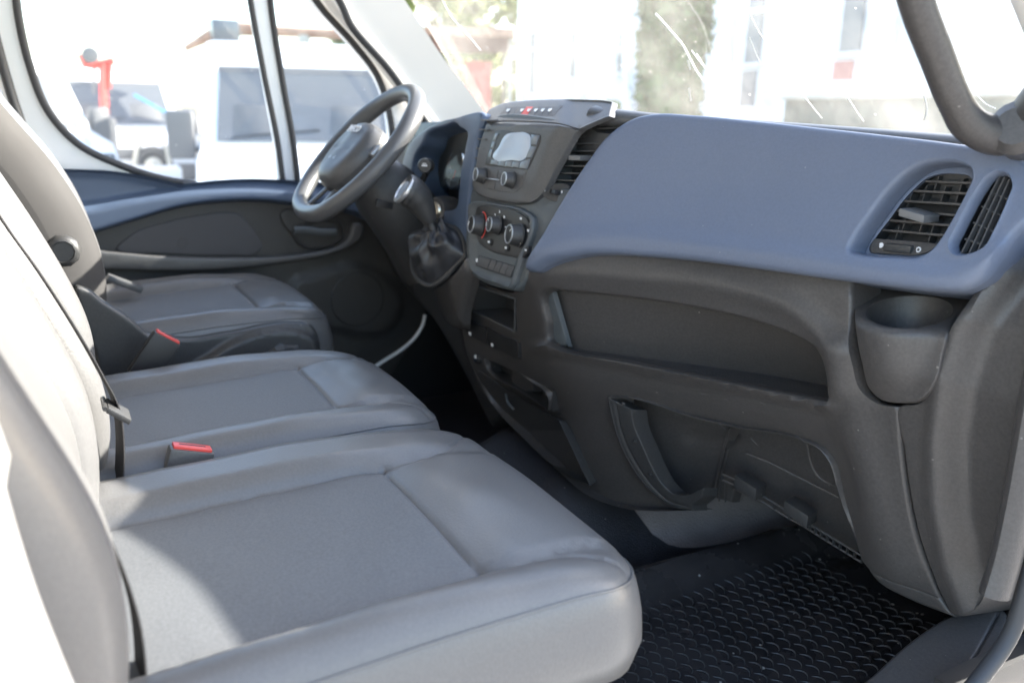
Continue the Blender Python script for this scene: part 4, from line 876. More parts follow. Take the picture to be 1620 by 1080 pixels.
P2 = [onp(px_, py_, 'x', xx) for px_, py_, xx in ((-70, 430, .66), (0, 560, .68), (50, 640, .69), (100, 716, .70), (171, 842, .70), (207, 938, .70), (221, 1010, .70), (224, 1090, .70), (215, 1200, .70))]
strap('webbing', P2, (1, .12, 0), .022, None, b2)
# ================================================================== DRIVER DOOR
DX = -.955
dd = thing('driver_door', 'far driver door with slate blue upper trim, armrest pocket and white framed window', 'door', (DX, .2, .1))
gD = lambda X: -(X[:, 0]-DX)
def zz(pts): return Z(150, 240, 3, pts)
door_ol = [(60, 240, 1), (97, 267, 1), (180, 271), (240, 281), (285, 293, 1), (330, 287), (400, 283), (470, 287), (560, 300, 1), (640, 380, 1), (680, 470, 1), (664, 520, 1), (620, 590, 1), (500, 640, 1), (100, 600, 1), (60, 400, 1)]
arm_up = spl([(60, 330, 1), (150, 327), (200, 316), (250, 308), (317, 300), (417, 296), (480, 300), (560, 308, 1), (600, 200, 1), (60, 200, 1)], True, 8)
trim_lo = spl(zz([(-150, 420), (20, 372), (200, 318), (400, 262), (600, 236), (800, 232), (950, 246), (1100, 262), (1180, 280), (1280, 320, 1), (1500, -100, 1), (-150, -200, 1)]), True, 8)
pocket = spl(zz([(-60, 420), (60, 392), (220, 330), (400, 280), (600, 252), (800, 252), (870, 262), (905, 330), (930, 420), (980, 478), (900, 492), (640, 500), (300, 498), (70, 480), (-50, 470)]), True, 6)
insert = zz([(100, 470), (160, 402), (350, 330), (520, 296), (620, 285), (675, 292), (718, 330), (770, 400), (793, 452), (768, 482), (640, 492), (300, 484), (130, 478)])
ledge = spl(zz([(-150, 450), (60, 470), (300, 492), (640, 500), (900, 492), (1000, 480), (1100, 462), (1160, 440), (1200, 395), (1215, 340), (1275, 330), (1270, 400), (1220, 450), (1120, 490), (900, 530), (600, 562), (300, 568), (80, 562), (-150, 560)]), True, 6)
spkp = spl(Z(480, 380, 3.6, [(-60, 230), (60, 190), (350, 145), (480, 220), (565, 370), (500, 490), (400, 540), (250, 525), (60, 480), (-60, 420)]), True, 6)
dp = panel('door_panel', 'dark', dd, door_ol, gD, (1, 0, .05), er=3, H=.006, wall=((0, .03),), grid=8, rel=lambda P, d: .012*sm(sdist(P, spkp), -2, 4), step=6)
trim_ol = [(60, 244, 1), (97, 267, 1), (180, 271), (240, 281), (285, 292, 1), (330, 287), (400, 283), (470, 286), (560, 298), (600, 320, 1), (596, 352, 1), (560, 336), (517, 327), (467, 322), (417, 317), (350, 318), (283, 327), (217, 346), (157, 364), (90, 384), (50, 396, 1)]
panel('upper_trim', 'bluedark', dd, trim_ol, lambda X: -(X[:, 0]-DX-.044), (1, 0, .25), er=4, H=.010, wall=((0, .03), (0, .05)), grid=4.5, step=5,
      rel=lambda P, d: -.028*sm(sdist(P, arm_up), -10, 14)-.010*sm(sdist(P, spl([(60, 240), (100, 262), (180, 268), (240, 280), (290, 296), (240, 312), (160, 322), (60, 330)], True, 6)), -2, 14))
panel('armrest_ledge', 'pod', dd, zz([(-150, 450), (60, 470), (300, 492), (640, 500), (900, 492), (1000, 480), (1100, 462), (1160, 440), (1205, 395), (1222, 340), (1262, 335), (1270, 400), (1220, 450), (1120, 490), (900, 530), (600, 562), (300, 568), (80, 562), (-150, 560)]), lambda X: -(X[:, 0]-DX-.034), (1, 0, .15), er=5, H=.012, wall=((0, .02), (0, .05)), grid=8, step=5)
panel('pocket_insert', 'pocket', dd, insert, lambda X: -(X[:, 0]-DX-.008), (1, 0, .05), er=2.5, H=.006, wall=((0, .015),), grid=12, step=5)
ci = hit(np.array([[289, 384]]), lambda X: -(X[:, 0]-DX-.0145))[0]
MB().add(lathe(ci, (1, 0, 0), [(.011, -.002), (.0125, -.002), (.0125, .0012), (.011, .0012), (.011, -.002)], 24)).build('screw_cover', 'dark', dd)
bez = panel('handle_bezel', 'dark', dd, zz([(878, 290), (900, 274), (960, 270), (1100, 300), (1160, 330), (1178, 370), (1160, 430), (1120, 452), (1010, 462), (960, 440), (935, 400), (890, 340)]), lambda X: -(X[:, 0]-DX-.006), (1, 0, .05), er=2.5, H=.008, wall=((0, .02),), grid=8, step=4,
            rel=lambda P, d: -.02*sm(sdist(P, spl(zz([(940, 385), (1000, 360), (1060, 330), (1140, 345), (1158, 375), (1140, 425), (1010, 442), (968, 425)]), True, 4)), -1, 3))
hp = hit(np.array(zz([(945, 372), (1010, 372), (1080, 382), (1150, 380)])), lambda X: -(X[:, 0]-DX-.024))
MB().add(sweep(spl3(hp), [.008]+[.007]*(len(spl3(hp))-2)+[.004], 10, up=(0, 0, 1), sec=[(.7*math.cos(t), 1.5*math.sin(t)) for t in np.linspace(0, 2*np.pi, 11)[:-1]])).build('handle', 'mid', bez)
sc_ = hit(np.array([[563, 472]]), gD)[0]+np.array([.014, 0, 0])
spk = MB().add(lathe(sc_, (1, 0, 0), [(.085, -.01), (.085, .003), (.080, .005), (.076, .0), (.03, -.004), (.0001, -.003)], 48)).build('speaker_grille', 'black', dd)
for r_ in (.02, .035, .05, .065): MB().add(lathe(sc_, (1, 0, 0), [(r_, -.006), (r_+.003, -.006), (r_+.003, .001), (r_, .001), (r_, -.006)], 40)).build('grille_ring', 'dark', spk)
tr_ = hit(np.array(zz([(655, 160), (880, 172), (885, 180), (665, 168)])), lambda X: -(X[:, 0]-DX-.02))
trp = panel('sill_recess', 'black', dd, [(375, 292), (390, 288), (420, 287), (446, 290), (452, 296), (440, 299), (400, 297), (380, 296)], lambda X: -(X[:, 0]-DX-.012), (1, 0, .3), er=1, H=.001, wall=((0, .01),), grid=6, step=4)
# window frame : white painted frame, dark seals, glass
gFr = lambda X: -(X[:, 0]-DX+.02)
frame_ol = [(-30, -260, 1), (820, -260, 1), (700, -60, 1), (560, 20, 1), (640, 140), (690, 250, 1), (700, 330, 1), (470, 330, 1), (460, 292, 1), (300, 296, 1), (100, 282, 1), (20, 200, 1), (-60, -40, 1)]
win1 = [(22, -40), (30, 40), (48, 110), (78, 180), (125, 230), (190, 263), (258, 284), (300, 293), (400, 292), (444, 292, 1), (436, 220, 1), (395, 0, 1), (370, -200, 1), (60, -200, 1)]
win2 = [(424, -200, 1), (426, 0, 1), (456, 160, 1), (474, 292, 1), (560, 292, 1), (612, 292, 1), (618, 200), (600, 130), (560, 75), (505, 15, 1), (470, -30), (440, -120, 1)]
panel('window_frame', 'paint', dd, frame_ol, gFr, (1, 0, 0), [win1, win2], er=3, H=.006, wall=((0, .05),), hwall=[((0, .04),)]*2, grid=16, step=8)
def seal_path(pts, x, k=1): return np.array([onp(p[0], p[1], 'x', x) for p in spl(pts, False, 10)])
s1 = seal_path([(16, -200), (22, -40), (30, 30), (47, 103), (76, 175), (124, 228), (190, 261), (258, 283), (310, 292)], DX-.01)
MB().add(sweep(s1, .009, 10)).build('window_seal', 'seal', dd)
s2 = seal_path([(372, -200), (396, 0), (418, 120), (440, 230), (448, 292)], DX-.01); MB().add(sweep(s2, .008, 8)).build('window_seal', 'seal', dd)
s3 = seal_path([(424, -200), (428, 0), (446, 120), (465, 230), (472, 292)], DX-.01); MB().add(sweep(s3, .008, 8)).build('window_seal', 'seal', dd)
s4 = seal_path([(440, -100), (508, 12), (560, 70), (596, 118), (618, 190), (622, 292)], DX-.01); MB().add(sweep(s4, .010, 8)).build('window_seal', 'seal', dd)
MB().add(sweep(np.array([onp(p[0], p[1], 'x', DX+.005) for p in ((290, 292), (380, 291), (450, 292), (620, 296))]), .006, 8)).build('sill_seal', 'seal', dd)
for wn_, nm in ((win1, 'window_glass'), (win2, 'quarter_glass')):
    panel(nm, 'dglass', dd, wn_, lambda X: -(X[:, 0]-DX+.045), (1, 0, 0), er=1, H=.0, wall=((0, .004),), grid=40, step=20, smooth=False)
# ================================================================== CAB BODY
cab = thing('van_cab', 'white van cab shell with dusty windshield, pale pillars and dark floor', 'van cab', (0, .4, -.68))
FZ = .03
# floor with centre tunnel and raised firewall
V = []; Fc = []; nx, ny = 70, 40
def floorz(x, y):
    z = FZ+.45*sm(y, 1.16, 1.50); base = np.interp(y, [.3, .67, .84, 1.0, 1.2], [.20, .20, .215, .235, .28])
    return z+.17*sm(base-x, -.01, .20)*sm(x+.40, 0, .15)*sm(y, .28, .70)
for i in range(nx):
    x = -.985+1.855*i/(nx-1)
    for j in range(ny):
        y = -.75+2.25*j/(ny-1); V.append((x, y, float(floorz(np.float64(x), np.float64(y)))))
for i in range(nx-1):
    for j in range(ny-1): Fc.append((i*ny+j, (i+1)*ny+j, (i+1)*ny+j+1, i*ny+j+1))
mk('floor_panel', V, Fc, 'floor', cab)
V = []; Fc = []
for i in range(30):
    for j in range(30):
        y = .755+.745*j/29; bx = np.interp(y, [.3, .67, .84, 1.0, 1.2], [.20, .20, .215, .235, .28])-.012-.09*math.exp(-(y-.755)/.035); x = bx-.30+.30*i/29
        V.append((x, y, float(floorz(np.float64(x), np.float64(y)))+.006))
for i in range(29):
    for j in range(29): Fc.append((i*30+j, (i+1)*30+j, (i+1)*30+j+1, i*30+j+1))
mk('painted_floor_sheen', V, Fc, 'pad', cab)  # sheet added over the tunnel; reflected door light is put into its colour
MB().add(abox(-1.0, .9, 1.46, 1.50, 0, .83)).add(abox(-1.0, .9, .93, 1.46, .815, .84)).build('firewall', 'black', cab)
MB().add(abox(-1.0, -.972, -.6, .72, -.1, .70)).add(abox(-1.0, -.972, .72, 1.5, -.1, .86)).build('side_panel', 'black', cab)
MB().add(abox(.868, .90, .66, .95, -.1, .25)).build('kick_panel', 'black', cab)
MB().add(abox(.875, .9, .90, 1.5, -.1, .84)).build('side_panel', 'black', cab)
MB().add(abox(-1.02, .9, -.80, -.76, 0, 1.75)).build('rear_bulkhead', 'liner', cab)
MB().add(abox(-1.02, .92, -.80, .36, 1.62, 1.66, .01)).build('roof', 'liner', cab)
# windshield
wsb = lambda x: np.array([x, 1.18-.30*x*x, .885]); wst = lambda x: np.array([x*.93, .45-.17*x*x, 1.64])
V = []; n = 24; m2 = 10
for i in range(n):
    x = -.93+1.86*i/(n-1)
    for j in range(m2):
        t = j/(m2-1); V.append(wsb(x)*(1-t)+wst(x)*t+np.array([0, .03*math.sin(math.pi*t), .02*math.sin(math.pi*t)]))
Fc = [(i*m2+j, (i+1)*m2+j, (i+1)*m2+j+1, i*m2+j+1) for i in range(n-1) for j in range(m2-1)]
ws = mk('windshield', V, Fc, 'glass', cab)
MB().add(sweep([wsb(x)+np.array([0, -.005, .012]) for x in np.linspace(-.93, .93, 20)], .014, 8)).build('windshield_seal', 'seal', cab)
# scratches: wiper smears as thin ridges of dried dirt on the glass
def gW(X):
    x = X[:, 0]; t = (X[:, 2]-.885)/.755; y = (1.18-.30*x*x)*(1-t)+(.45-.17*x*x)*t; return X[:, 1]-y+.012
M['smear'] = mat('dried_dirt', (.85, .85, .83), .8)
for pts, w_ in (([(1037, 22), (1060, 48), (1080, 72), (1092, 95), (1103, 115), (1113, 128)], .0022), ([(1094, 80), (1115, 108), (1138, 135)], .0010), ([(1088, 96), (1092, 110)], .0012), ([(1090, 140), (1093, 160)], .0012),
                ([(1190, 30), (1200, 50), (1215, 70)], .0008), ([(1186, 60), (1196, 85), (1203, 100)], .0008), ([(1102, 85), (1125, 120), (1150, 145)], .0009), ([(1270, 150), (1290, 175), (1300, 187)], .0010), ([(1335, 145), (1352, 172), (1366, 192)], .0009), ([(1462, 150), (1466, 175), (1462, 190)], .0016), ([(700, 0), (715, 28), (735, 50), (760, 80)], .0016), ([(655, 75), (690, 125), (712, 150)], .0006), ([(1545, 150), (1560, 165), (1575, 172)], .0010), ([(1180, 5), (1190, 30), (1197, 45)], .0007)):
    P = hit(spl(pts, False, 5), gW); MB().add(sweep(P, w_, 5)).build('dirt_streak', 'smear', ws)
# A pillars
def pill(name, sgn, m, x0, off, r, sec, par=cab):
    P = [np.array([sgn*(x0-.0*t)-sgn*.10*t, (1.14+off)*(1-t)+(.34+off)*t, .86*(1-t)+1.63*t]) for t in np.linspace(0, 1, 12)]
    return MB().add(sweep(P, r, 12, up=(1, 0, 0), sec=sec)).build(name, m, par)
# left A pillar from the photo: trim band and seals on the far side
Pa = [onp(x, y, 'x', -.93) for x, y in ((440, -160), (520, -10), (585, 70), (640, 140), (690, 205), (720, 250))]
MB().add(sweep(spl3(Pa), .030, 12, up=(1, 0, 0), sec=[(.75*math.cos(t), 1.0*math.sin(t)) for t in np.linspace(0, 2*np.pi, 13)[:-1]])).build('a_pillar', 'cream', cab)
Pb = [onp(x, y, 'x', -.82) for x, y in ((455, -130), (535, -5), (560, 45), (615, 108), (655, 165), (690, 215))]
MB().add(sweep(spl3(Pb), .012, 10)).build('pillar_seal', 'seal', cab)
A = [onp(x, y, 'x', -.925) for x, y in ((430, -200), (490, -60), (545, 40), (600, 95), (650, 165), (690, 212), (712, 250))]
B = [onp(x, y, 'x', -.875) for x, y in ((500, -200), (600, -60), (640, 0), (700, 90), (735, 135), (768, 180), (790, 215))]
MB().add(strip(spl3(A), spl3(B), (-.012, .004, 0))).build('pillar_trim', 'cream', cab)
# right A pillar and trim
Pd = [np.array(p) for p in ((.84, .93, .88), (.83, .80, 1.0), (.82, .62, 1.18), (.80, .40, 1.42), (.78, .30, 1.62))]
MB().add(sweep(spl3(Pd), .05, 14, up=(1, 0, 0), sec=[(.6*math.cos(t), .9*math.sin(t)) for t in np.linspace(0, 2*np.pi, 15)[:-1]])).build('pillar_trim', 'cream', cab)
Pe = [p+np.array([.065, -.035, -.01]) for p in Pd]
MB().add(sweep(spl3(Pe), .026, 12)).build('a_pillar', 'seal', cab)
# grab handle (thick bent bar)
gh = [np.array([.765, .30, 1.56]), np.array([.785, .38, 1.38])]+[onp(x, y, 'x', xx) for x, y, xx in ((1395, -190, .80), (1432, -60, .80), (1455, 20, .80), (1482, 90, .80), (1508, 155, .80), (1535, 197, .80), (1580, 214, .81), (1625, 196, .83), (1668, 150, .86))]
gh_o = thing('grab_handle', 'thick brown-black grab handle on the near windshield pillar', 'grab handle', tuple(gh[6]))
gp = spl3(gh, k=6); MB().add(sweep(gp, np.interp(np.linspace(0, 1, len(gp)), [0, .62, .77, .88, 1], [.0165, .0175, .022, .027, .03]), 16)).build('grip', 'brown', gh_o)
c_ = onp(1612, 205, 'x', .83); MB().add(lathe(c_, (.3, -1, .2), [(.03, -.03), (.03, .01), (.02, .02)], 20)).build('mount', 'brown', gh_o)
# right sill, seal and step edge at the lower right
sp = [onp(x, y, 'x', .90) for x, y in ((1690, 380), (1660, 520), (1632, 680), (1612, 790), (1592, 880), (1574, 940))]
MB().add(sweep(spl3(sp), .016, 12, sec=[(1.5*math.cos(t), 1.0*math.sin(t)) for t in np.linspace(0, 2*np.pi, 13)[:-1]])).build('door_seal', 'brown', cab)
sp = [onp(x, y, 'x', .915) for x, y in ((1700, 560), (1668, 720), (1640, 850), (1622, 930), (1600, 1000), (1560, 1060), (1500, 1130), (1400, 1230))]
MB().add(sweep(spl3(sp), .010, 12)).build('door_seal', 'seal', cab)
sill = panel('sill_trim', 'brown', cab, [(1300, 1140, 1), (1375, 1078), (1440, 1020), (1500, 982), (1530, 972, 1), (1562, 962, 1), (1594, 976, 1), (1592, 1010), (1560, 1080), (1500, 1150, 1)], lambda X: -(X[:, 2]-.17-.22*(X[:, 1]-.55)), (0, 0, 1), er=8, H=.012, wall=((0, .10),), grid=10, step=6,
             lines=[([(1500, 1110), (1545, 1040), (1575, 985)], .004, 2.0)])
MB().add(abox(.88, .96, -.75, 1.2, -.2, .06, .01)).build('rocker', 'paint', cab)
# near pillar at the lower left corner
bp = [np.array([.93, -.50, 1.62]), np.array([.92, -.44, 1.2])]+[onp(x, y, 'x', .86) for x, y in ((-160, 640), (-120, 770), (-86, 880), (-50, 980), (-12, 1070), (30, 1160), (80, 1260))]
MB().add(sweep(spl3(bp), .038, 14, sec=[(1.0*math.cos(t), .9*math.sin(t)) for t in np.linspace(0, 2*np.pi, 15)[:-1]])).build('b_pillar', 'cream', cab)
# far left B pillar on the driver side
Pf = [onp(x, y, 'x', -.93) for x, y in ((-30, -60), (-12, 40), (6, 110), (26, 175), (48, 235))]
MB().add(sweep(spl3(Pf), .011, 10)).build('door_seal', 'seal', cab)
MB().add(abox(-1.0, -.955, -.78, -.42, .1, 1.6, .02)).build('b_pillar', 'cream', cab)
# light cable / trim on far floor
wp_ = [onp(x, y, 'x', xx) for x, y, xx in ((672, 498, -.80), (668, 515, -.80), (655, 535, -.80), (635, 553, -.80), (608, 570, -.80), (590, 582, -.8))]
MB().add(sweep(spl3(wp_), .0055, 8)).build('door_gap_edge', 'paint', cab)
# pedals / dark boxes in the footwell
MB().add(abox(-.965, -.2, .98, 1.0, .0, .8, .01)).build('footwell_panel', 'black', cab)
# ================================================================== RUBBER MAT with raised chevron ribs
matt = thing('floor_mat', 'black rubber floor mat with curved raised ribs under the dashboard', 'floor mat', (.5, .5, FZ))
V = []; Fc = []; nx, ny = 60, 60
def matz(x, y):
    x = np.asarray(x); y = np.asarray(y)
    xr = np.interp(y, [.5, .67, .84, 1.0, 1.2], [.255, .262, .272, .272, .31])
    ridge = .052*np.exp(-((x-xr-.012)/.034)**2)*sm(y, .3, .6)+.010*np.exp(-((x-.66+.25*(y-.84))/.03)**2)
    return FZ+.008+ridge+.035*sm(x-.74, 0, .1)
for i in range(nx):
    for j in range(ny):
        x = .225+.64*i/(nx-1); y = -.2+1.42*j/(ny-1); V.append((x, y, float(matz(x, y))))
for i in range(nx-1):
    for j in range(ny-1): Fc.append((i*ny+j, (i+1)*ny+j, (i+1)*ny+j+1, i*ny+j+1))
mk('mat_sheet', V, Fc, 'mat', matt)
rb = MB()
for i in range(15):
    for j in range(42):
        x = .345+i*.0255; y = .0+j*.0268+(i % 2)*.0134
        if x > .69-.2*(y-.84)-.02 or y > 1.07: continue
        pts = []
        for t in np.linspace(-1, 1, 6):
            px_, py_ = x+.0145*t, y+.011*(1-t*t)-.004; pts.append((px_, py_, float(matz(px_, py_))+.0006))
        rb.add(sweep(pts, [.0003, .0012, .0015, .0015, .0012, .0003], 5, up=(0, 0, 1), cap=False))
rb.build('mat_ribs', 'rib', matt, kind='stuff')
# ================================================================== OUTSIDE
GZ = -.68
M['ground'] = mat('pale_gravel', (.30, .275, .25), .9, bump=.5, bscale=30, var=.15, vscale=2, bdist=.02)
g = mk('ground', [(-150, -60, GZ), (60, -60, GZ), (60, 150, GZ), (-150, 150, GZ)], [(0, 1, 2, 3)], 'ground', None, smooth=False); g['kind'] = 'structure'
M['wglass'] = mat('van_window', (.11, .115, .12), .25, spec=.9)
M['bumper'] = mat('grey_bumper', (.11, .11, .112), .5)
M['tyre'] = mat('tyre', (.09, .085, .08), .8)
M['wood'] = mat('pale_timber', (.42, .25, .16), .7, var=.2)
M['wdark'] = mat('dark_window', (.15, .155, .16), .3)
M['redw'] = mat('faded_red_panel', (.45, .17, .14), .6)
M['bldg'] = mat('white_cladding', (.66, .66, .66), .6, var=.02, vscale=.6)
M['leaf'] = mat('conifer_green', (.06, .11, .032), .8, var=.35, vscale=9)
M['leaf2'] = mat('shrub_green', (.11, .17, .06), .8, var=.35, vscale=9)
M['leaf3'] = mat('olive_tree_green', (.15, .18, .05), .8, var=.35, vscale=3)
M['bark'] = mat('bark', (.12, .09, .06), .9, var=.3)
M['cont'] = mat('red_steel', (.5, .06, .04), .5, var=.1)
M['hedge'] = mat('mossy_low_wall', (.13, .135, .105), .9, var=.3, vscale=5)
M['stone'] = mat('pale_stone', (.42, .40, .34), .8, var=.15, vscale=3)
def fb(px, py, dist):  # point at horizontal distance along a pixel's direction
    D_ = rays([(px, py)])[0]; k_ = dist/np.linalg.norm(D_[:2]); return CAM+D_*k_
def van(label, cx_px, wid_px, dist, yaw=None, winH=True, grp=None):
    c = fb(cx_px, 200, dist); c[2] = GZ
    dirv = unit((CAM-c)*np.array([1, 1, 0])) if yaw is None else np.array([math.cos(yaw), math.sin(yaw), 0]); sd = np.array([-dirv[1], dirv[0], 0]); up = np.array([0, 0, 1.])
    v = thing('parked_van', label, 'van', tuple(c), group='white vans parked outside')
    def q(s, f, z): return c+sd*s+dirv*f+up*z
    # side profile (f forward, z) swept across the width with tumblehome
    prof = [(0, .45), (0, .95), (-.12, 1.12), (-.62, 1.28), (-1.10, 2.02), (-1.35, 2.22), (-2.2, 2.3), (-6.0, 2.3), (-6.05, .4), (-.2, .35)]
    n = len(prof); V = []
    for s, k_ in ((-1.0, 0), (-.985, 1), (.985, 1), (1.0, 0)):
        for f, z in prof: V.append(q(s*(1-.06*max(0, (z-1.1))), f-(.06 if k_ == 0 else 0), z))
    Fc = [(a*n+i, a*n+(i+1) % n, (a+1)*n+(i+1) % n, (a+1)*n+i) for a in range(3) for i in range(n)]+[tuple(range(n-1, -1, -1)), tuple(3*n+i for i in range(n))]
    mk('body', V, Fc, 'paint', v, edge=25)
    def sl(s, z, o=.012):  # on sloped windshield
        t = (z-1.28)/.74; return q(s, -.62-.48*t+o*.8, z+o*.6)
    n_ = 10; A = [sl(s, 1.30) for s in np.linspace(-.84, .84, n_)]; B = [sl(s*.95, 1.98) for s in np.linspace(-.84, .84, n_)]
    wsx = MB().add(strip(A, B, dirv*.01)).build('windshield', 'wglass', v)
    MB().add(sweep([sl(-.7, 1.33, .02), sl(.1, 1.40, .02)], .012, 6)).build('wiper', 'black', v)
    MB().add(strip([sl(s, 1.93, .016) for s in np.linspace(-.82, .82, n_)], [sl(s*.98, 1.985, .016) for s in np.linspace(-.82, .82, n_)], dirv*.008)).build('shade_band', 'bumper', wsx)
    for s in (-.45, .45): MB().add(vbox(sl(s, 1.52, .012), sd*.24, up*.15-dirv*.10, dirv*.012, .011)).build('headrest', 'tab', wsx)
    for s in (-.30, .32): MB().add(sweep([q(s*2, -.02, 1.10), q(s*2.2, -.30, 1.20)], .006, 4)).build('bonnet_crease', 'bumper', v)
    MB().add(vbox(q(0, .06, .62), sd*.26, dirv*.012, up*.06, .004)).build('number_plate', 'white', v)
    MB().add(vbox(q(0, .03, .55), sd*.98, dirv*.05, up*.14, .04)).build('bumper', 'bumper', v)
    MB().add(vbox(q(0, .012, .86), sd*.5, dirv*.02, up*.09, .01)).build('grille', 'bumper', v)
    for s in (-1, 1):
        MB().add(vbox(q(s*.78, -.02, .90), sd*.16, dirv*.05, up*.10, .03)).build('headlight', 'wglass', v)
        mr = MB().add(vbox(q(s*1.16, -.72, 1.36), sd*.12, dirv*.08, up*.22, .04)).build('mirror', 'bumper', v)
        MB().add(sweep([q(s*.95, -.80, 1.22), q(s*1.12, -.74, 1.22)], .03, 8)).build('mirror_arm', 'bumper', mr)
        for f in (-.75, -4.6):
            MB().add(lathe(q(s*.98, f, .34), sd*s, [(.34, -.2), (.34, .0), (.22, .01), (.20, -.03), (.02, -.03)], 24)).build('wheel', 'tyre', v)
    return v
van('large white van facing the camera beyond the driver window, grey mirror at its side', 492, 0, 7.7, yaw=rad(-14))
van('white van partly hidden at the left edge of the far window', 60, 0, 12, yaw=rad(25))
van('smaller white van parked between the red crane and the large van', 205, 0, 15, yaw=rad(8))
# red loader crane truck
ct = fb(165, 230, 15); ct[2] = GZ; tk = thing('crane_truck', 'red loader crane with round dark reel on a white truck beyond the window', 'truck', tuple(ct))
sdx = unit(np.cross(ct-CAM, (0, 0, 1))*np.array([1, 1, 0])); up = np.array([0, 0, 1.])
def cq(px, py, o=0): p = fb(px, py, 15+o); return p
MB().add(sweep([cq(163, 98), cq(164, 140), cq(166, 182)], [.06, .065, .07], 4)).build('crane_column', 'redp', tk)
MB().add(sweep([cq(175, 96), cq(172, 140)], .035, 4)).build('crane_column', 'redp', tk)
MB().add(sweep([cq(126, 86), cq(134, 103), cq(150, 104), cq(180, 96)], [.04, .06, .06, .05], 4)).build('crane_boom', 'redp', tk)
MB().add(lathe(cq(143, 88), unit(CAM-ct), [(.10, -.08), (.12, -.06), (.12, .06), (.04, .07), (.04, .10)], 20)).build('reel', 'bumper', tk)
MB().add(sweep([cq(148, 100), cq(149, 150)], .022, 8)).build('cylinder', 'bumper', tk)
for k in range(6): MB().add(sweep([cq(168, 106+k*12), cq(178, 110+k*12)], .014, 4)).build('hose', 'bumper', tk)
f_ = unit((ct-CAM)*np.array([1, 1, 0]))
MB().add(vbox(cq(158, 215), sdx*.26, f_*.12, up*.30, .10)).build('mirror', 'bumper', tk)
MB().add(vbox(cq(190, 290), sdx*.9, f_*.8, up*.30, .05)).build('truck_bed', 'paint', tk)
whl = MB().add(lathe(cq(243, 262, -.3), unit(CAM-ct), [(.30, -.2), (.31, -.02), (.28, .02), (.20, .03), (.17, -.04), (.02, -.04)], 28)).build('wheel', 'tyre', tk)
MB().add(lathe(cq(243, 262, -.36), unit(CAM-ct), [(.13, 0), (.12, .03), (.05, .06), (.04, .08)], 20)).build('wheel_hub', 'stone', whl)
MB().add(sweep(spl3([cq(214, 262, -.32), cq(218, 235, -.32), cq(240, 220, -.32), cq(262, 232, -.32), cq(268, 262, -.32)]), .035, 6)).build('wheel_arch', 'stone', tk)
MB().add(sweep([cq(212, 150), cq(262, 178)], .02, 6)).build('mirror_bar', 'bluel', tk)
# carport beam and roof
bm_ = thing('platform_lift', 'tan boom and grey basket of a lift standing behind the white van', 'lift', tuple(fb(350, 200, 16)*np.array([1, 1, 0])+np.array([0, 0, GZ])))
P = [fb(292, 78, 16), fb(335, 55, 16), fb(375, 46, 16), fb(440, 50, 16), fb(560, 56, 16)]
MB().add(sweep(P, [.05, .10, .12, .09, .09], 8)).build('boom', 'wood', bm_)
MB().add(vbox(fb(354, 50, 15.8), sdx*.22, f_*.3, up*.17, .02)).build('basket', 'wglass', bm_)
MB().add(sweep([fb(480, 56, 16), np.append(fb(480, 56, 16)[:2], GZ)], .12, 8)).build('mast', 'stone', bm_)
# white building seen through the windshield
bd = thing('white_building', 'long white building with window strips and white piers beyond the windshield', 'building', tuple(np.append(fb(1100, 100, 22)[:2], GZ)))
A0 = fb(820, 100, 34)[:2]; A1 = fb(1640, 100, 17)[:2]; dv = (A1-A0); L = np.linalg.norm(dv); dv = np.append(dv/L, 0); nv = np.array([dv[1], -dv[0], 0]);
if nv@(CAM-np.append(A0, 0)) < 0: nv = -nv
def bq(s, o, z): return np.append(A0, 0)+dv*s+nv*o+up*z
MB().add(vbox(bq(L/2, -3, 3.2), dv*L/2, nv*3, up*3.9, .02)).build('wall', 'bldg', bd)
def s_of(px):
    D_ = rays([(px, 100)])[0][:2]; Mx = np.array([[D_[0], -dv[0]], [D_[1], -dv[1]]]); t, s = np.linalg.solve(Mx, A0-CAM[:2]); return s, t
for px0, px1, y0, y1 in ((1180, 1203, -40, 22), (1180, 1203, 28, 104), (1178, 1200, 113, 172), (1328, 1360, -40, 88), (1322, 1352, 98, 132), (840, 846, 55, 80), (840, 846, 82, 150), (903, 910, 55, 75), (903, 910, 80, 125), (978, 990, 55, 80), (978, 990, 85, 118)):
    s0, t0 = s_of(px0); s1_, t1 = s_of(px1); zt = CAM[2]+rays([(px0, y0)])[0][2]*t0; zb = CAM[2]+rays([(px0, y1)])[0][2]*t0
    wnd = MB().add(vbox(bq((s0+s1_)/2, .03, (zt+zb)/2), dv*(abs(s1_-s0)/2), nv*.03, up*abs(zt-zb)/2)).build('window', 'redw' if (y1 == 132) else 'wdark', bd)
    MB().add(vbox(bq((s0+s1_)/2, .06, zb), dv*(abs(s1_-s0)/2+.08), nv*.05, up*.05)).build('window_sill', 'bldg', wnd)
for px in (830, 870, 925, 1000, 1150, 1260, 1400, 1480):
    s0, t0 = s_of(px); MB().add(vbox(bq(s0, .12, 3.2), dv*.18, nv*.12, up*3.9, .02)).build('pier', 'paint', bd)
lw = thing('low_wall', 'low mossy grey-green wall in front of the white building', 'wall', tuple(np.append(fb(1450, 150, 12)[:2], GZ)))
Lw0 = fb(1265, 150, 14); Lw1 = fb(1700, 150, 10)
MB().add(vbox((Lw0+Lw1)/2*np.array([1, 1, 0])+np.array([0, 0, .25]), (Lw1-Lw0)/2*np.array([1, 1, 0]), np.array([.15, .15, 0]), (0, 0, .93), .03)).build('coping_wall', 'hedge', lw)
MB().add(vbox((Lw0+Lw1)/2*np.array([1, 1, 0])+np.array([0, 0, 1.20]), (Lw1-Lw0)/2*np.array([1, 1, 0]), np.array([.19, .19, 0]), (0, 0, .035), .01)).build('coping', 'stone', lw)
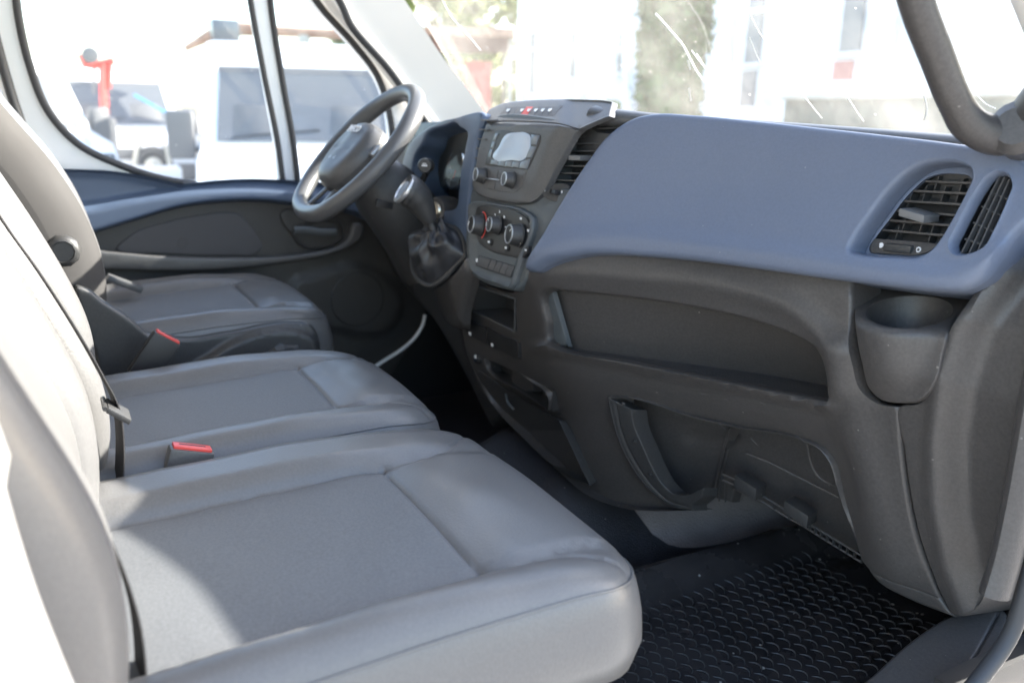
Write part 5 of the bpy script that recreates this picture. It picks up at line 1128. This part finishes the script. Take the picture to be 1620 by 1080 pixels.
MB().add(vbox((Lw0+Lw1)/2*np.array([1, 1, 0])+np.array([0, 0, .72]), (Lw1-Lw0)/2*np.array([1, 1, 0]), np.array([.17, .17, 0]), (0, 0, .04), .01)).build('wall_band', 'stone', lw)
# trees and bushes
def foliage(name, label, c, shape, m, nleaf, ls, trunk, grp=None, cat='tree', seed=1):
    rnd = np.random.RandomState(seed); t = thing(name, label, cat, tuple(c), group=grp or {'shrub': 'bushes beside the conifer', 'leafy_tree': 'trees behind the canopy'}.get(name))
    V = []; Fc = []
    clumps = [shape(rnd) for _ in range(max(8, nleaf//60))]
    for _ in range(nleaf):
        b = clumps[rnd.randint(len(clumps))]; p = b+rnd.normal(0, .16 if cat == 'tree' else .08, 3)*ls*6
        a = rnd.normal(size=3); a /= np.linalg.norm(a); b_ = np.cross(a, rnd.normal(size=3)); b_ /= np.linalg.norm(b_); s = ls*rnd.uniform(.6, 1.4); i = len(V)
        V += [c+p-a*s, c+p+b_*s*.5, c+p+a*s, c+p-b_*s*.5]; Fc.append((i, i+1, i+2, i+3))
    mk('crown', V, Fc, m, t, smooth=False)
    tk_ = MB(); tk_.add(sweep([c, c+np.array([.03, 0, trunk*.5]), c+np.array([0, .04, trunk])], [.14*trunk/3, .10*trunk/3, .02], 8))
    for k in range(6):
        a = k*1.05; h = trunk*(.35+.09*k); tk_.add(sweep([c+np.array([0, 0, h]), c+np.array([math.cos(a)*trunk*.16, math.sin(a)*trunk*.16, h+trunk*.18])], [.03, .008], 5))
    tk_.build('trunk', 'bark', t)
    return t
def cone(h, r, sq=.6):
    def f(rnd):
        z = rnd.uniform(.02, 1); a = rnd.uniform(0, 6.28); q = r*(math.sin(math.pi*min(1, (z*.86+.12)))**sq)*math.sqrt(rnd.uniform(.3, 1)); return np.array([math.cos(a)*q, math.sin(a)*q, z*h])
    return f
c = np.append(fb(1062, 100, 13)[:2], GZ); cy = foliage('cypress', 'tall clipped green conifer column in front of the white building', c, cone(5.2, .46, .22), 'leaf', 38000, .062, 4.6, seed=3)
MB().add(lathe(c, (0, 0, 1), [(.40*math.sin(math.pi*min(1, z*.86+.12))**.25*(1+.05*math.sin(z*40)), z*5.1) for z in np.linspace(.02, .98, 24)], 20, jag=lambda k, r: 1+.06*math.sin(k*2.3))).build('inner_crown', 'leaf', cy)
c = np.append(fb(960, 150, 15)[:2], GZ); foliage('shrub', 'loose light green bush left of the tall conifer', c, cone(1.75, .75, .6), 'leaf2', 6000, .07, 1.6, cat='bush', seed=5)
c = np.append(fb(1015, 160, 15)[:2], GZ); foliage('shrub', 'smaller green bush touching the foot of the tall conifer', c, cone(1.5, .5, .6), 'leaf2', 3500, .06, 1.3, cat='bush', seed=6)
for k, (px, d_, h, r, lb) in enumerate(((650, 42, 9, 4.2, 'olive green tree behind the red container, at the far windshield corner'), (740, 50, 13, 5.5, 'broad yellow green tree rising above the canopy roof'), (860, 60, 15, 6, 'large pale green tree behind the white building roofline'))):
    c = np.append(fb(px, 100, d_)[:2], GZ); foliage('leafy_tree', lb, c, cone(h, r, .7), 'leaf3', 9000, .22, h*.8, seed=10+k, grp=None)
# red container and canopy
rc = thing('red_container', 'red steel container under the tan canopy roof beyond the dashboard', 'container', tuple(np.append(fb(757, 120, 24)[:2], GZ)))
rcv = fb(757, 120, 24); rs = unit(np.cross(rcv-CAM, up)*np.array([1, 1, 0])); rf = unit((rcv-CAM)*np.array([1, 1, 0]))
cb = MB().add(vbox(np.append(rcv[:2], GZ+1.4), rs*.33, rf*2.5, up*1.4, .02)).build('container_body', 'cont', rc)
for k in range(5): MB().add(vbox(np.append(rcv[:2], GZ+1.4)-rf*2.52+rs*(-.26+.13*k), rs*.025, rf*.02, up*1.3)).build('corrugation', 'cont', cb)
cp = thing('canopy', 'flat tan canopy roof on posts over the red container', 'canopy', tuple(np.append(fb(740, 70, 23)[:2], GZ)))
pc = fb(745, 66, 23); MB().add(vbox(pc, rs*1.05, rf*2.8, up*.10, .02)).build('canopy_roof', 'wood', cp)
for s in (-.95, .95):
    for f in (-2.5, 2.5):
        pp = pc+rs*s+rf*f; MB().add(sweep([pp, np.append(pp[:2], GZ)], .05, 8)).build('post', 'stone', cp)
